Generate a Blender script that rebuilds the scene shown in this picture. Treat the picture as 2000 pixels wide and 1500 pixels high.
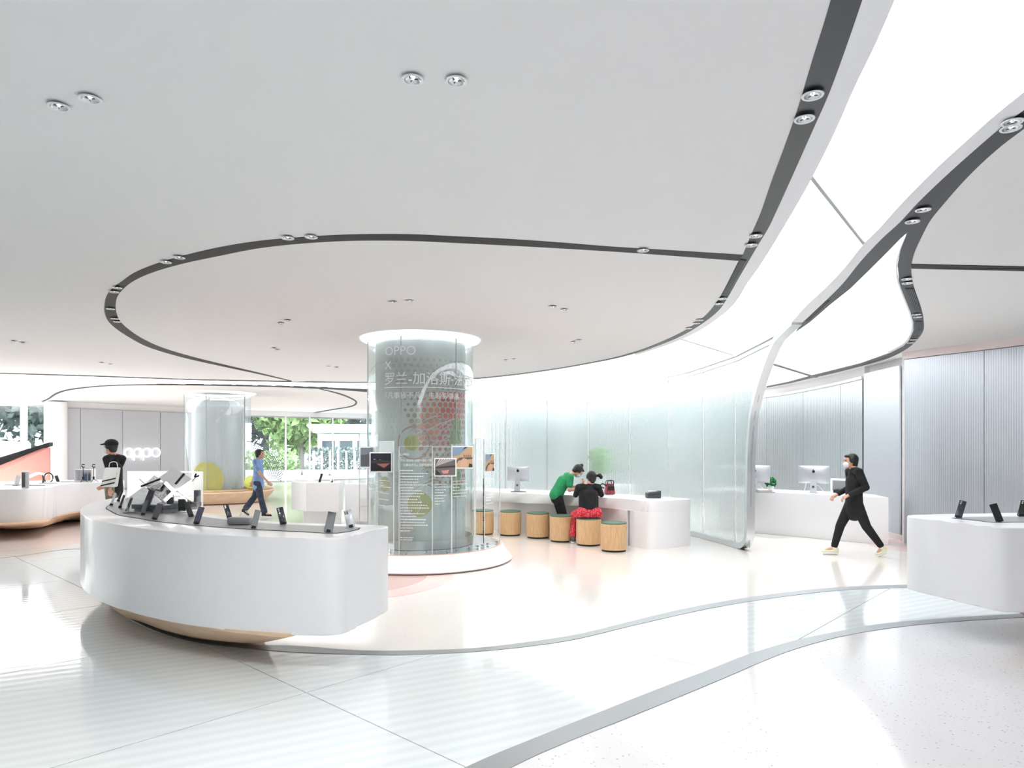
import bpy, bmesh, math, random
from mathutils import Vector, Matrix
random.seed(7)
S = bpy.context.scene
COL = S.collection
PI = math.pi
for o in list(bpy.data.objects): bpy.data.objects.remove(o)

# ------------------------------------------------------------ camera, world, light, exposure
F = 1333.0      # focal length in pixels of the 2000 px wide frame (24 mm shift lens)
HY = 870.0      # row of the horizon
EYE = 1.68
cam_d = bpy.data.cameras.new('camera'); cam = bpy.data.objects.new('camera', cam_d); COL.objects.link(cam)
cam.location = (0, 0, EYE); cam.rotation_euler = (PI/2, 0, 0)
cam_d.sensor_width = 36; cam_d.lens = 24.0; cam_d.shift_y = (HY-750)/2000; cam_d.clip_end = 300
S.camera = cam
W = bpy.data.worlds.new('sky'); S.world = W; W.use_nodes = True
bg = W.node_tree.nodes['Background']; bg.inputs[0].default_value = (0.95, 0.975, 1.0, 1); bg.inputs[1].default_value = 3.0
sd = bpy.data.lights.new('sun', 'SUN'); sd.energy = 1.6; sd.angle = 0.2; sd.color = (1, .97, .92)
sun = bpy.data.objects.new('sun', sd); COL.objects.link(sun); sun.rotation_euler = (math.radians(38), 0, math.radians(35))
S.view_settings.view_transform = 'Standard'; S.view_settings.look = 'None'
S.view_settings.exposure = 0.82; S.view_settings.gamma = 1.0; S.view_settings.use_curve_mapping = False
LUM = 1.5       # stretch-ceiling emission
S.cycles.max_bounces = 9; S.cycles.diffuse_bounces = 5; S.cycles.glossy_bounces = 4
S.cycles.transmission_bounces = 6; S.cycles.transparent_max_bounces = 24
S.cycles.caustics_reflective = False; S.cycles.caustics_refractive = False
S.cycles.sample_clamp_indirect = 6; S.cycles.use_denoising = True; S.cycles.adaptive_threshold = .02

# ------------------------------------------------------------ materials
def srgb(h):
    if isinstance(h, str):
        h = h.lstrip('#'); c = [int(h[i:i+2], 16)/255 for i in (0, 2, 4)]
    else: c = [v/255 for v in h]
    return tuple(((v/12.92) if v <= .04045 else ((v+.055)/1.055)**2.4) for v in c)+(1,)
def mat(name, col, rough=.5, metal=0, coat=0, emit=None, es=0, spec=None, bump=None):
    m = bpy.data.materials.new(name); m.use_nodes = True
    b = m.node_tree.nodes['Principled BSDF']
    b.inputs['Base Color'].default_value = srgb(col); b.inputs['Roughness'].default_value = rough
    b.inputs['Metallic'].default_value = metal; b.inputs['Coat Weight'].default_value = coat
    b.inputs['Coat Roughness'].default_value = .06
    if spec is not None: b.inputs['Specular IOR Level'].default_value = spec
    if emit: b.inputs['Emission Color'].default_value = srgb(emit); b.inputs['Emission Strength'].default_value = es
    return m
def nodes(m): return m.node_tree.nodes, m.node_tree.links, m.node_tree.nodes['Principled BSDF']
def noise_color(m, c1, c2, scale=20, detail=4, lo=.35, hi=.65, stretch=(1,1,1), bump=0):
    N, L, b = nodes(m)
    tc = N.new('ShaderNodeTexCoord'); mp = N.new('ShaderNodeMapping'); mp.inputs['Scale'].default_value = stretch
    L.new(tc.outputs['Object'], mp.inputs['Vector'])
    n = N.new('ShaderNodeTexNoise'); n.inputs['Scale'].default_value = scale; n.inputs['Detail'].default_value = detail
    L.new(mp.outputs[0], n.inputs['Vector'])
    r = N.new('ShaderNodeValToRGB'); r.color_ramp.elements[0].position = lo; r.color_ramp.elements[1].position = hi
    r.color_ramp.elements[0].color = srgb(c1); r.color_ramp.elements[1].color = srgb(c2)
    L.new(n.outputs['Fac'], r.inputs[0]); L.new(r.outputs[0], b.inputs['Base Color'])
    if bump:
        bp = N.new('ShaderNodeBump'); bp.inputs['Strength'].default_value = bump; bp.inputs['Distance'].default_value = .01
        L.new(n.outputs['Fac'], bp.inputs['Height']); L.new(bp.outputs[0], b.inputs['Normal'])
    return m
M = {}
M['ceil'] = mat('ceiling_paint', (238,237,237), .75)
M['white'] = mat('white_solid_surface', (240,240,242), .32, coat=.25)
M['rim'] = mat('white_rim_paint', (244,244,246), .6)
M['wallw'] = mat('white_wall_paint', (240,238,239), .6)
M['dark'] = mat('dark_track', (40,43,47), .38)
M['darkmid'] = mat('dark_grille', (96,101,106), .4)
M['black'] = mat('black_gloss', (14,14,16), .18, coat=.5)
M['blackm'] = mat('black_matte', (20,20,22), .6)
M['screen'] = mat('phone_glass', (10,11,14), .06, coat=1)
M['grey'] = mat('grey_metal_tray', (150,151,154), .38, .3)
M['greyd'] = mat('dark_grey_metal', (92,93,97), .4, .4)
M['steel'] = mat('brushed_steel', (205,208,210), .3, 1)
M['steelfloor'] = mat('floor_steel_strip', (158,162,164), .45, .7)
M['alu'] = mat('satin_alloy', (214,217,222), .42, .55)
M['backmetal'] = mat('back_wall_metal', (190,197,199), .3, .8)
M['panelmetal'] = mat('satin_wall_panel', (186,190,197), .42, .75)
M['oppow'] = mat('silver_wall_panel', (204,206,212), .5, .45)
M['pink'] = mat('pink_plaster', (234,220,218), .6)
M['silver'] = mat('silver_back', (205,208,214), .3, .5)
M['bluedark'] = mat('blue_black_back', (44,52,68), .25, coat=.6)
M['wood'] = noise_color(mat('oak_veneer', (206,168,124), .5), (198,160,116), (220,186,144), 14, 6, .3, .7, (6,6,.6))
M['woodb'] = noise_color(mat('pale_wood_base', (222,190,160), .5), (214,182,150), (228,198,170), 5, 4, .3, .7, (1,1,4))
M['green'] = mat('green_seat_pad', (74,104,84), .6)
M['lens'] = mat('lamp_reflector', (210,212,214), .12, 1)
M['lamp'] = mat('lamp_lit', (255,255,255), .3, emit='#ffffff', es=3.0)
M['tube'] = mat('light_tube', (255,255,255), .3, emit='#ffffff', es=2.6)
M['cove'] = mat('cove_light', (255,255,255), .4, emit='#f4f8ff', es=.9)
M['logo'] = mat('lit_logo', (255,255,255), .3, emit='#ffffff', es=1.2)
M['print'] = mat('white_print', (246,247,248), .6)
M['lum'] = mat('stretch_ceiling', (250,250,250), .6, emit='#f7fbff', es=LUM)
M['seam'] = mat('seam_strip', (176,180,182), .5)
M['skin'] = mat('skin', (206,160,138), .55)
M['hair'] = noise_color(mat('black_hair', (24,22,22), .5), (16,15,15), (40,36,35), 60, 3, .3, .7, (1,1,.2), .4)
M['cloth_green'] = noise_color(mat('green_cotton', (34,140,88), .85), (28,130,80), (40,150,96), 9, 3, bump=.3)
M['cloth_black'] = noise_color(mat('black_cloth', (22,22,25), .9), (16,16,19), (30,30,34), 8, 3, bump=.3)
M['cloth_blue'] = noise_color(mat('blue_cotton', (120,152,200), .85), (112,144,194), (132,162,208), 8, 3, bump=.3)
M['denim'] = noise_color(mat('dark_jeans', (46,56,70), .9), (38,48,62), (58,68,84), 12, 3, bump=.3)
M['khaki'] = noise_color(mat('grey_shorts', (128,124,112), .9), (112,109,98), (142,138,126), 10, 3, bump=.3)
M['redcloth'] = noise_color(mat('red_floral_cloth', (200,44,62), .85), (186,34,54), (226,96,104), 34, 2, .5, .62)
M['whitecloth'] = mat('white_cloth', (234,234,232), .85)
M['mask'] = mat('pale_mask', (190,214,220), .8)
M['maskw'] = mat('white_mask', (236,236,236), .8)
M['shoe'] = mat('cream_shoe', (226,226,196), .6)
M['pave'] = mat('pale_paving', (206,204,202), .8)
M['coral'] = mat('coral_paint', (232,150,128), .6)
N_, L_, B_ = nodes(M['coral'])
g = N_.new('ShaderNodeTexCoord'); sx = N_.new('ShaderNodeSeparateXYZ'); L_.new(g.outputs['Generated'], sx.inputs[0])
r = N_.new('ShaderNodeValToRGB'); r.color_ramp.elements[0].color = srgb((244,200,178)); r.color_ramp.elements[1].color = srgb((230,156,150))
L_.new(sx.outputs['Z'], r.inputs[0]); L_.new(r.outputs[0], B_.inputs['Base Color'])

def terrazzo(name, base, sp1, sp2):
    m = mat(name, base, .16); N, L, b = nodes(m); b.inputs['Coat Weight'].default_value = .3
    tc = N.new('ShaderNodeTexCoord')
    v = N.new('ShaderNodeTexVoronoi'); v.inputs['Scale'].default_value = 55; L.new(tc.outputs['Object'], v.inputs['Vector'])
    sepc = N.new('ShaderNodeSeparateColor'); L.new(v.outputs['Color'], sepc.inputs[0])
    gt = N.new('ShaderNodeMath'); gt.operation = 'GREATER_THAN'; gt.inputs[1].default_value = .86; L.new(sepc.outputs[0], gt.inputs[0])
    lt = N.new('ShaderNodeMath'); lt.operation = 'LESS_THAN'; lt.inputs[1].default_value = .33; L.new(v.outputs['Distance'], lt.inputs[0])
    mu = N.new('ShaderNodeMath'); mu.operation = 'MULTIPLY'; L.new(gt.outputs[0], mu.inputs[0]); L.new(lt.outputs[0], mu.inputs[1])
    mx = N.new('ShaderNodeMix'); mx.data_type = 'RGBA'; mx.inputs[6].default_value = srgb(sp1); mx.inputs[7].default_value = srgb(sp2)
    L.new(sepc.outputs[1], mx.inputs[0])
    nz = N.new('ShaderNodeTexNoise'); nz.inputs['Scale'].default_value = 1.2; L.new(tc.outputs['Object'], nz.inputs['Vector'])
    mb = N.new('ShaderNodeMix'); mb.data_type = 'RGBA'; mb.inputs[6].default_value = srgb(base)
    mb.inputs[7].default_value = srgb(tuple(max(0, c-8) for c in base)); L.new(nz.outputs['Fac'], mb.inputs[0])
    fin = N.new('ShaderNodeMix'); fin.data_type = 'RGBA'; L.new(mu.outputs[0], fin.inputs[0]); L.new(mb.outputs[2], fin.inputs[6]); L.new(mx.outputs[2], fin.inputs[7])
    L.new(fin.outputs[2], b.inputs['Base Color'])
    return m
M['terr'] = terrazzo('cream_terrazzo', (240,235,229), (214,206,198), (250,248,245))
M['terrg'] = terrazzo('pale_grey_terrazzo', (236,235,236), (176,172,172), (222,212,208))
M['inlay1'] = mat('dusty_pink_inlay', (206,172,166), .2, coat=.3)
M['inlay2'] = mat('pale_pink_inlay', (230,206,200), .2, coat=.3)
M['inlay3'] = mat('blush_inlay', (240,226,222), .2, coat=.3)

def floor_glass():
    m = mat('ribbed_floor_glass', (214,224,226), .1); N, L, b = nodes(m); b.inputs['Coat Weight'].default_value = .4
    tc = N.new('ShaderNodeTexCoord'); mp = N.new('ShaderNodeMapping'); mp.vector_type = 'POINT'
    mp.inputs['Rotation'].default_value = (0, 0, math.radians(-27)); L.new(tc.outputs['Object'], mp.inputs[0])
    w = N.new('ShaderNodeTexWave'); w.wave_type = 'BANDS'; w.bands_direction = 'Y'; w.inputs['Scale'].default_value = 2.6
    w.inputs['Distortion'].default_value = .25; w.inputs['Detail'].default_value = 1; L.new(mp.outputs[0], w.inputs[0])
    r = N.new('ShaderNodeValToRGB'); r.color_ramp.elements[0].position = .1; r.color_ramp.elements[1].position = .95
    r.color_ramp.elements[0].color = srgb((222,230,231)); r.color_ramp.elements[1].color = srgb((231,237,238))
    L.new(w.outputs['Fac'], r.inputs[0]); L.new(r.outputs[0], b.inputs['Base Color'])
    bp = N.new('ShaderNodeBump'); bp.inputs['Strength'].default_value = .03; bp.inputs['Distance'].default_value = .01
    L.new(w.outputs['Fac'], bp.inputs['Height']); L.new(bp.outputs[0], b.inputs['Normal'])
    return m
M['fglass'] = floor_glass()

def glass(name, tint, refl=.08, body=0.0, bodycol=(235,240,240), rough=.02, gw=None):
    """clear sheet: tinted see-through mixed with fresnel gloss (and a little milky body)"""
    m = bpy.data.materials.new(name); m.use_nodes = True; N = m.node_tree.nodes; L = m.node_tree.links; N.clear()
    out = N.new('ShaderNodeOutputMaterial'); t = N.new('ShaderNodeBsdfTransparent'); t.inputs[0].default_value = srgb(tint)
    gl = N.new('ShaderNodeBsdfGlossy'); gl.inputs['Roughness'].default_value = rough; gl.inputs[0].default_value = (1,1,1,1)
    lw = N.new('ShaderNodeLayerWeight'); lw.inputs[0].default_value = .25
    mr = N.new('ShaderNodeMapRange'); mr.inputs['To Min'].default_value = refl; mr.inputs['To Max'].default_value = .9
    pw = N.new('ShaderNodeMath'); pw.operation = 'POWER'; pw.inputs[1].default_value = 2.5
    L.new(lw.outputs['Facing'], pw.inputs[0]); L.new(pw.outputs[0], mr.inputs[0])
    mx = N.new('ShaderNodeMixShader'); L.new(mr.outputs[0], mx.inputs[0])
    if body > 0:
        d = N.new('ShaderNodeBsdfDiffuse'); d.inputs[0].default_value = srgb(bodycol)
        tl = N.new('ShaderNodeBsdfTranslucent'); tl.inputs[0].default_value = srgb(bodycol)
        md = N.new('ShaderNodeMixShader'); md.inputs[0].default_value = .5; L.new(d.outputs[0], md.inputs[1]); L.new(tl.outputs[0], md.inputs[2])
        mb = N.new('ShaderNodeMixShader'); mb.inputs[0].default_value = body; L.new(t.outputs[0], mb.inputs[1]); L.new(md.outputs[0], mb.inputs[2])
        L.new(mb.outputs[0], mx.inputs[1])
    else: L.new(t.outputs[0], mx.inputs[1])
    L.new(gl.outputs[0], mx.inputs[2]); L.new(mx.outputs[0], out.inputs[0])
    return m
M['glass'] = glass('clear_glass', (252,254,254), .05)
M['cylglass'] = glass('column_glass', (247,251,251), .07, .05)
M['acrylic'] = glass('acrylic_sheet', (252,254,254), .03)
M['edge'] = mat('acrylic_edge', (236,242,242), .3)
M['winglass'] = glass('window_glass', (240,246,248), .04)
def fluted():
    m = bpy.data.materials.new('fluted_glass'); m.use_nodes = True; N = m.node_tree.nodes; L = m.node_tree.links; N.clear()
    out = N.new('ShaderNodeOutputMaterial'); g = N.new('ShaderNodeBsdfGlass'); g.inputs['Roughness'].default_value = .16; g.inputs['IOR'].default_value = 1.3
    g.inputs[0].default_value = srgb((250,254,253))
    uv = N.new('ShaderNodeTexCoord'); w = N.new('ShaderNodeTexWave'); w.wave_type = 'BANDS'; w.bands_direction = 'X'
    w.inputs['Scale'].default_value = 9; L.new(uv.outputs['UV'], w.inputs[0])
    bp = N.new('ShaderNodeBump'); bp.inputs['Strength'].default_value = .35; bp.inputs['Distance'].default_value = .008
    L.new(w.outputs['Fac'], bp.inputs['Height']); L.new(bp.outputs[0], g.inputs['Normal'])
    t = N.new('ShaderNodeBsdfTransparent'); t.inputs[0].default_value = srgb((248,252,252))
    d = N.new('ShaderNodeBsdfTranslucent'); d.inputs[0].default_value = srgb((240,246,246))
    m1 = N.new('ShaderNodeMixShader'); m1.inputs[0].default_value = .3; L.new(g.outputs[0], m1.inputs[1]); L.new(t.outputs[0], m1.inputs[2])
    m2 = N.new('ShaderNodeMixShader'); m2.inputs[0].default_value = .14; L.new(m1.outputs[0], m2.inputs[1]); L.new(d.outputs[0], m2.inputs[2])
    L.new(m2.outputs[0], out.inputs[0]); return m
M['fluted'] = fluted()
# brushed back wall: vertical flutes smear the reflections sideways
def brushed(m, scale, strength, rough):
    N, L, b = nodes(m)
    uv = N.new('ShaderNodeTexCoord'); w = N.new('ShaderNodeTexWave'); w.wave_type = 'BANDS'; w.bands_direction = 'X'
    w.inputs['Scale'].default_value = scale; w.inputs['Distortion'].default_value = 0; w.inputs['Detail'].default_value = 0; L.new(uv.outputs['UV'], w.inputs[0])
    bp = N.new('ShaderNodeBump'); bp.inputs['Strength'].default_value = strength; bp.inputs['Distance'].default_value = .02
    L.new(w.outputs['Fac'], bp.inputs['Height']); L.new(bp.outputs[0], b.inputs['Normal']); b.inputs['Roughness'].default_value = rough
brushed(M['backmetal'], 9, .3, .2)
brushed(M['panelmetal'], 9, .12, .36)

# ------------------------------------------------------------ geometry helpers
def P(x, y, z=0.0):
    d = F*(EYE-z)/(y-HY); return ((x-1000)/F*d, d)
def PC(x, y, z=3.25): return P(x, y, z)
def at(x, y, d):           # point at pixel x,y and depth d
    return ((x-1000)/F*d, d, EYE-(y-HY)/F*d)
def tag(o, label=None, cat=None, group=None, kind=None):
    if label: o['label'] = label
    if cat: o['category'] = cat
    if group: o['group'] = group
    if kind: o['kind'] = kind
    return o
def thing(name, label, cat, loc=(0,0,0), rz=0, group=None, kind=None):
    o = bpy.data.objects.new(name, None); COL.objects.link(o); o.empty_display_size = .1
    o.location = loc; o.rotation_euler = (0, 0, rz); return tag(o, label, cat, group, kind)
def finish(me, smooth=True, ang=35):
    if smooth:
        for p in me.polygons: p.use_smooth = True
        me.set_sharp_from_angle(angle=math.radians(ang))
def obj(name, bm, m, parent=None, smooth=True, ang=35, recalc=True):
    if recalc: bmesh.ops.recalc_face_normals(bm, faces=bm.faces[:])
    me = bpy.data.meshes.new(name); bm.to_mesh(me); bm.free()
    ms = m if isinstance(m, (list, tuple)) else [m]
    for k in ms: me.materials.append(M[k] if isinstance(k, str) else k)
    finish(me, smooth, ang)
    o = bpy.data.objects.new(name, me); COL.objects.link(o)
    if parent: o.parent = parent
    return o
def copy_tree(o, parent=None):
    c = o.copy(); COL.objects.link(c); c.parent = parent
    for ch in [k for k in bpy.data.objects if k.parent == o]: copy_tree(ch, c)
    return c
def bx(bm, c, s, rz=0, rot=None, mi=0, bev=0):
    r = bmesh.ops.create_cube(bm, size=1.0)
    mtx = Matrix.Translation(c) @ (rot.to_4x4() if rot else Matrix.Rotation(rz, 4, 'Z')) @ Matrix.Diagonal((*s, 1))
    bmesh.ops.transform(bm, matrix=mtx, verts=r['verts'])
    fs = set(f for v in r['verts'] for f in v.link_faces)
    for f in fs: f.material_index = mi
    if bev:
        es = list(set(e for v in r['verts'] for e in v.link_edges))
        bmesh.ops.bevel(bm, geom=es, offset=bev, segments=2, affect='EDGES', profile=.5)
def boxo(name, c, s, m, parent=None, rz=0, bev=0, rot=None):
    bm = bmesh.new(); bx(bm, c, s, rz, rot, 0, bev); return obj(name, bm, m, parent)
def cyl(bm, c, r, h, seg=32, r2=None, mi=0, axis=None):
    k = bmesh.ops.create_cone(bm, cap_ends=True, segments=seg, radius1=r, radius2=r if r2 is None else r2, depth=h)
    mt = Matrix.Translation(c)
    if axis is not None: mt = mt @ Vector((0,0,1)).rotation_difference(Vector(axis)).to_matrix().to_4x4()
    bmesh.ops.transform(bm, matrix=mt, verts=k['verts'])
    for v in k['verts']:
        for f in v.link_faces: f.material_index = mi
def lathe(bm, prof, seg=48, c=(0,0,0), mi=0, a0=0, a1=2*PI):
    full = abs(a1-a0-2*PI) < 1e-6; n = seg if full else seg+1
    rows = [[bm.verts.new((c[0]+r*math.sin(a0+(a1-a0)*i/seg), c[1]-r*math.cos(a0+(a1-a0)*i/seg), c[2]+z)) for i in range(n)] for r, z in prof]
    for a, b in zip(rows, rows[1:]):
        for i in range(seg):
            j = (i+1) % n
            f = bm.faces.new((a[i], a[j], b[j], b[i])); f.material_index = mi
def resample(pts, n, closed=False):
    ps = [Vector(p) for p in pts]
    if closed: ps = ps+[ps[0]]
    L = [0]
    for a, b in zip(ps, ps[1:]): L.append(L[-1]+(b-a).length)
    out = []; m = n if closed else n-1; j = 0
    for i in range(n):
        t = L[-1]*i/m
        while j < len(L)-2 and L[j+1] < t: j += 1
        d = L[j+1]-L[j]; out.append(ps[j].lerp(ps[j+1], (t-L[j])/d if d > 0 else 0))
    return out
def spline(pts, sub=6, closed=False):
    p = [Vector(q) for q in pts]; n = len(p); out = []
    rng = n if closed else n-1
    for i in range(rng):
        if closed: a, b, c, d = p[(i-1) % n], p[i], p[(i+1) % n], p[(i+2) % n]
        else: a, b, c, d = p[max(i-1, 0)], p[i], p[i+1], p[min(i+2, n-1)]
        # centripetal-ish
        t0 = 0; t1 = t0+max((b-a).length, 1e-4)**.5 if i or closed else t0+max((c-b).length, 1e-4)**.5
        t2 = t1+max((c-b).length, 1e-4)**.5; t3 = t2+max((d-c).length, 1e-4)**.5
        if not closed and i == 0: a = b-(c-b)
        if not closed and i == n-2: d = c+(c-b); t3 = t2+max((c-b).length, 1e-4)**.5
        for k in range(sub):
            t = t1+(t2-t1)*k/sub
            A1 = a.lerp(b, (t-t0)/(t1-t0)); A2 = b.lerp(c, (t-t1)/(t2-t1)); A3 = c.lerp(d, (t-t2)/(t3-t2))
            B1 = A1.lerp(A2, (t-t0)/(t2-t0)); B2 = A2.lerp(A3, (t-t1)/(t3-t1))
            out.append(B1.lerp(B2, (t-t1)/(t2-t1)))
    if not closed: out.append(p[-1].copy())
    return out
def prism(name, pts, z0, z1, m, parent=None, bev=0, seg=2, smooth=True):
    bm = bmesh.new(); vs = [bm.verts.new((p[0], p[1], z0)) for p in pts]; f = bm.faces.new(vs)
    r = bmesh.ops.extrude_face_region(bm, geom=[f]); nv = [v for v in r['geom'] if isinstance(v, bmesh.types.BMVert)]
    for v in nv: v.co.z = z1
    if bev:
        es = [e for e in bm.edges if abs(e.verts[0].co.z-e.verts[1].co.z) < 1e-5]
        bmesh.ops.bevel(bm, geom=es, offset=bev, segments=seg, affect='EDGES', profile=.5)
    bmesh.ops.triangulate(bm, faces=[f for f in bm.faces if len(f.verts) > 4])
    return obj(name, bm, m, parent, smooth)
def ribbon(name, A, B, z0, z1, m, parent=None, n=120):
    A = resample(A, n); B = resample(B, n); bm = bmesh.new()
    q = [[bm.verts.new((*p[:2], z)) for p in X] for X, z in ((A, z0), (B, z0), (B, z1), (A, z1))]
    for i in range(n-1):
        for k in range(4): bm.faces.new((q[k][i], q[k][i+1], q[(k+1) % 4][i+1], q[(k+1) % 4][i]))
    bm.faces.new([q[k][0] for k in range(4)]); bm.faces.new([q[k][-1] for k in range(4)])
    return obj(name, bm, m, parent)
def wallstrip(name, pts, z0, z1, th, m, parent=None, side=1, bm=None, ztop=None):
    """upright curved sheet following plan pts; UV runs along its length"""
    own = bm is None; bm = bm or bmesh.new(); uvl = bm.loops.layers.uv.verify()
    ps = [Vector(p[:2]) for p in pts]; n = len(ps); rows = []; L = 0
    for i, p in enumerate(ps):
        t = (ps[min(i+1, n-1)]-ps[max(i-1, 0)]).normalized(); nn = Vector((-t.y, t.x))*th*side
        if i: L += (p-ps[i-1]).length
        zt = ztop(p) if ztop else z1
        rows.append(([bm.verts.new((p.x, p.y, z0)), bm.verts.new((p.x, p.y, zt)), bm.verts.new((p.x+nn.x, p.y+nn.y, zt)), bm.verts.new((p.x+nn.x, p.y+nn.y, z0))], L))
    for (a, la), (b, lb) in zip(rows, rows[1:]):
        for k in range(4):
            f = bm.faces.new((a[k], b[k], b[(k+1) % 4], a[(k+1) % 4]))
            for lp in f.loops:
                u = la if lp.vert in a else lb; lp[uvl].uv = (u, lp.vert.co.z)
    bm.faces.new(rows[0][0]); bm.faces.new(rows[-1][0])
    return obj(name, bm, m, parent) if own else None
def tube(bm, pts, r, seg=8, mi=0, cap=True):
    ps = [Vector(p) for p in pts]; n = len(ps); rings = []; up = Vector((0,0,1))
    for i, p in enumerate(ps):
        t = (ps[min(i+1, n-1)]-ps[max(i-1, 0)]).normalized()
        u = t.cross(up) if abs(t.dot(up)) < .95 else t.cross(Vector((1,0,0))); u.normalize(); v = t.cross(u)
        rr = r[i] if isinstance(r, (list, tuple)) else r
        rings.append([bm.verts.new(p+(u*math.cos(2*PI*k/seg)+v*math.sin(2*PI*k/seg))*rr) for k in range(seg)])
    for a, b in zip(rings, rings[1:]):
        for k in range(seg): bm.faces.new((a[k], a[(k+1) % seg], b[(k+1) % seg], b[k])).material_index = mi
    if cap: bm.faces.new(rings[0]).material_index = mi; bm.faces.new(rings[-1]).material_index = mi
def tubeo(name, pts, r, m, parent=None, seg=8):
    bm = bmesh.new(); tube(bm, pts, r, seg); return obj(name, bm, m, parent)
def inset(pts, d):
    """push a closed counter-clockwise or clockwise outline inwards by d"""
    ps = [Vector(p[:2]) for p in pts]; n = len(ps)
    A = sum(ps[i].x*ps[(i+1) % n].y-ps[(i+1) % n].x*ps[i].y for i in range(n)); s = 1 if A > 0 else -1; out = []
    for i in range(n):
        t = (ps[(i+1) % n]-ps[i-1]).normalized(); out.append(ps[i]+Vector((-t.y, t.x))*s*d)
    return out
def text_mesh(body, size, ext=.002):
    cu = bpy.data.curves.new('t', 'FONT'); cu.body = body; cu.size = size; cu.extrude = 0; cu.resolution_u = 3
    o = bpy.data.objects.new('t', cu); COL.objects.link(o); bpy.context.view_layer.update()
    me = bpy.data.meshes.new_from_object(o.evaluated_get(bpy.context.evaluated_depsgraph_get()))
    bm = bmesh.new(); bm.from_mesh(me); bpy.data.objects.remove(o); bpy.data.curves.remove(cu); bpy.data.meshes.remove(me)
    return bm
# ============================================================ SETTING: ceiling
CZ = 3.25
def pxw(lst, z=CZ): return [P(x, y, z) for x, y in lst]
T1l = [(1622.6,0),(1585.6,120),(1557.6,213),(1532,286),(1507,353),(1485,417),(1475.7,438),(1463,468),(1450.8,497.5),(1443,509),(1407.7,577),(1385,608.5),(1362,629),(1330.7,649),(1285,670),(1240,687)]
T1r = [(1683.6,0),(1650,98),(1619,182),(1588,252),(1552,333),(1514,417),(1500.6,445),(1480,479),(1464,506.5),(1444,540.5),(1421,581),(1405.4,604),(1385,622),(1362,638),(1330.7,656),(1285,675),(1240,690.5)]
R1 = [(1746.6,0),(1709,87),(1669.6,168),(1633,252),(1585.6,347),(1556,400),(1521,459),(1489,511),(1457.6,556),(1439.4,586),(1421,606),(1398.6,624),(1367,645),(1330.7,663),(1285,680),(1240,694.5)]
farl = [(1200,698),(1150,708),(1100,717),(1050,724.5),(1000,731),(923,738.7),(820,743.5),(718,746),(570,744.5)]
farr = [(1200,700.8),(1150,710.6),(1100,719.6),(1050,727),(1000,733.6),(923,741),(820,745.6),(718,748),(570,746.6)]
westl = [(380,740.7),(152,732.4),(0,728)]; westr = [(380,742.6),(152,734.6),(0,730.4)]
R2 = [(2000,179),(1944,224),(1888,274),(1832,325),(1776,381),(1742.4,417),(1719,444),(1685.6,477.6),(1652,519.6),(1618.4,556),(1576.4,595),(1545.6,629)]
T2l = [(2000,214),(1963.6,241),(1905,291),(1846,344),(1792,396),(1758,433),(1722,466),(1680,511),(1646.4,553),(1615.6,584),(1565,631.6)]
T2r = [(2000,250.6),(1944,294),(1888,347),(1842,399),(1817,430),(1800.4,461),(1786.4,491.6),(1780,517),(1781,545),(1789,573),(1799,601),(1803.8,626),(1803,645.6),(1792,662.4),(1769.6,682),(1736,699),(1680,715.6),(1624,729.6),(1582,739),(1540,749),(1497,757)]
Er = [(1773.8,444),(1768,463.6),(1758.4,489),(1753,519.6),(1755.6,550),(1766.8,581),(1778,609),(1783.6,629),(1783.6,645.6),(1775,665),(1764,676),(1736,690),(1680,710),(1624,724),(1582,734.5),(1540,746),(1497,754.6)]
Fr = [(1773.8,452),(1758.4,466),(1736,489),(1697,528),(1660,564),(1621,595),(1582,629),(1554,648.4)]
Bo = [(1450.8,497.5),(1300,488),(1200,482),(1100,474),(1000,467),(900,462),(800,457.5),(680,458),(580,463.7),(505,470.5),(430,482.5),(355,500),(305,515),(262.5,532.5),(237.5,550),(217.5,565),(207.5,580),(204,600),(205,612),(212.5,628),(227.5,642),(252.5,658.5),(290,677.8),(355,697.5),(430,714.5),(505,730.5),(565,744)]
Bi = [(1443,509),(1240,493.8),(1100,485),(1000,479.5),(900,474.5),(800,470),(680,470),(580,476),(505,484.5),(430,499),(355,515),(300,531),(262.5,547.5),(240,565),(229,580),(226,595),(227.5,610),(235,627.5),(252.5,644),(277.5,660.5),(315,678),(370,695),(430,710),(505,727.5),(572.5,744.2)]
FU = [(74,786),(91,779),(114,765),(144.5,758),(213,752),(304,750),(456,751.7),(570,754.4),(646,757),(718,760),(820,768),(925,779),(1000,782),(1149,784),(1300,776)]
FUi = [(76,787.5),(94,781),(117,767.5),(146,760.5),(213,754),(304,752.2),(456,754),(570,757),(646,760.2),(718,764.5)]
ext1l = [(-1.5,-8),(-.45,-3),(.42,0)]; ext1r = [(-1.4,-8),(-.36,-3),(.52,0)]; ext1m = [(-1.3,-8),(-.25,-3),(.65,0)]
ext2 = [(1.1,-8),(1.65,-3),(1.98,0)]; ext2l = [(1.22,-8),(1.77,-3),(2.08,0)]; ext2r = [(1.38,-8),(1.92,-3),(2.2,0)]
def cat_(*a):
    o = []
    for k in a: o += [tuple(p[:2]) for p in k]
    return o
sp = lambda e, px: cat_(spline(e+pxw(px), 4))
LT1l = sp(ext1l, T1l+farl[:-1]); LT1l_n = sp(ext1l, T1l[:9])
LT1r = sp(ext1r, T1r+farr); LR1 = sp(ext1m, R1)
LT2l = sp(ext2l, T2l); LT2r = sp(ext2r, T2r); LR2 = sp(ext2, R2)
LBo = cat_(spline(pxw(Bo), 5)); LBi = cat_(spline(pxw(Bi), 5))
XL, XR, YB, YF = -24.0, 12.0, -8.0, 46.0
BK = [(XR,34.9),(-6.4,34.9),(-12.5,30.3),(-16.6,24.7),(XL,21.2)]
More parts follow.
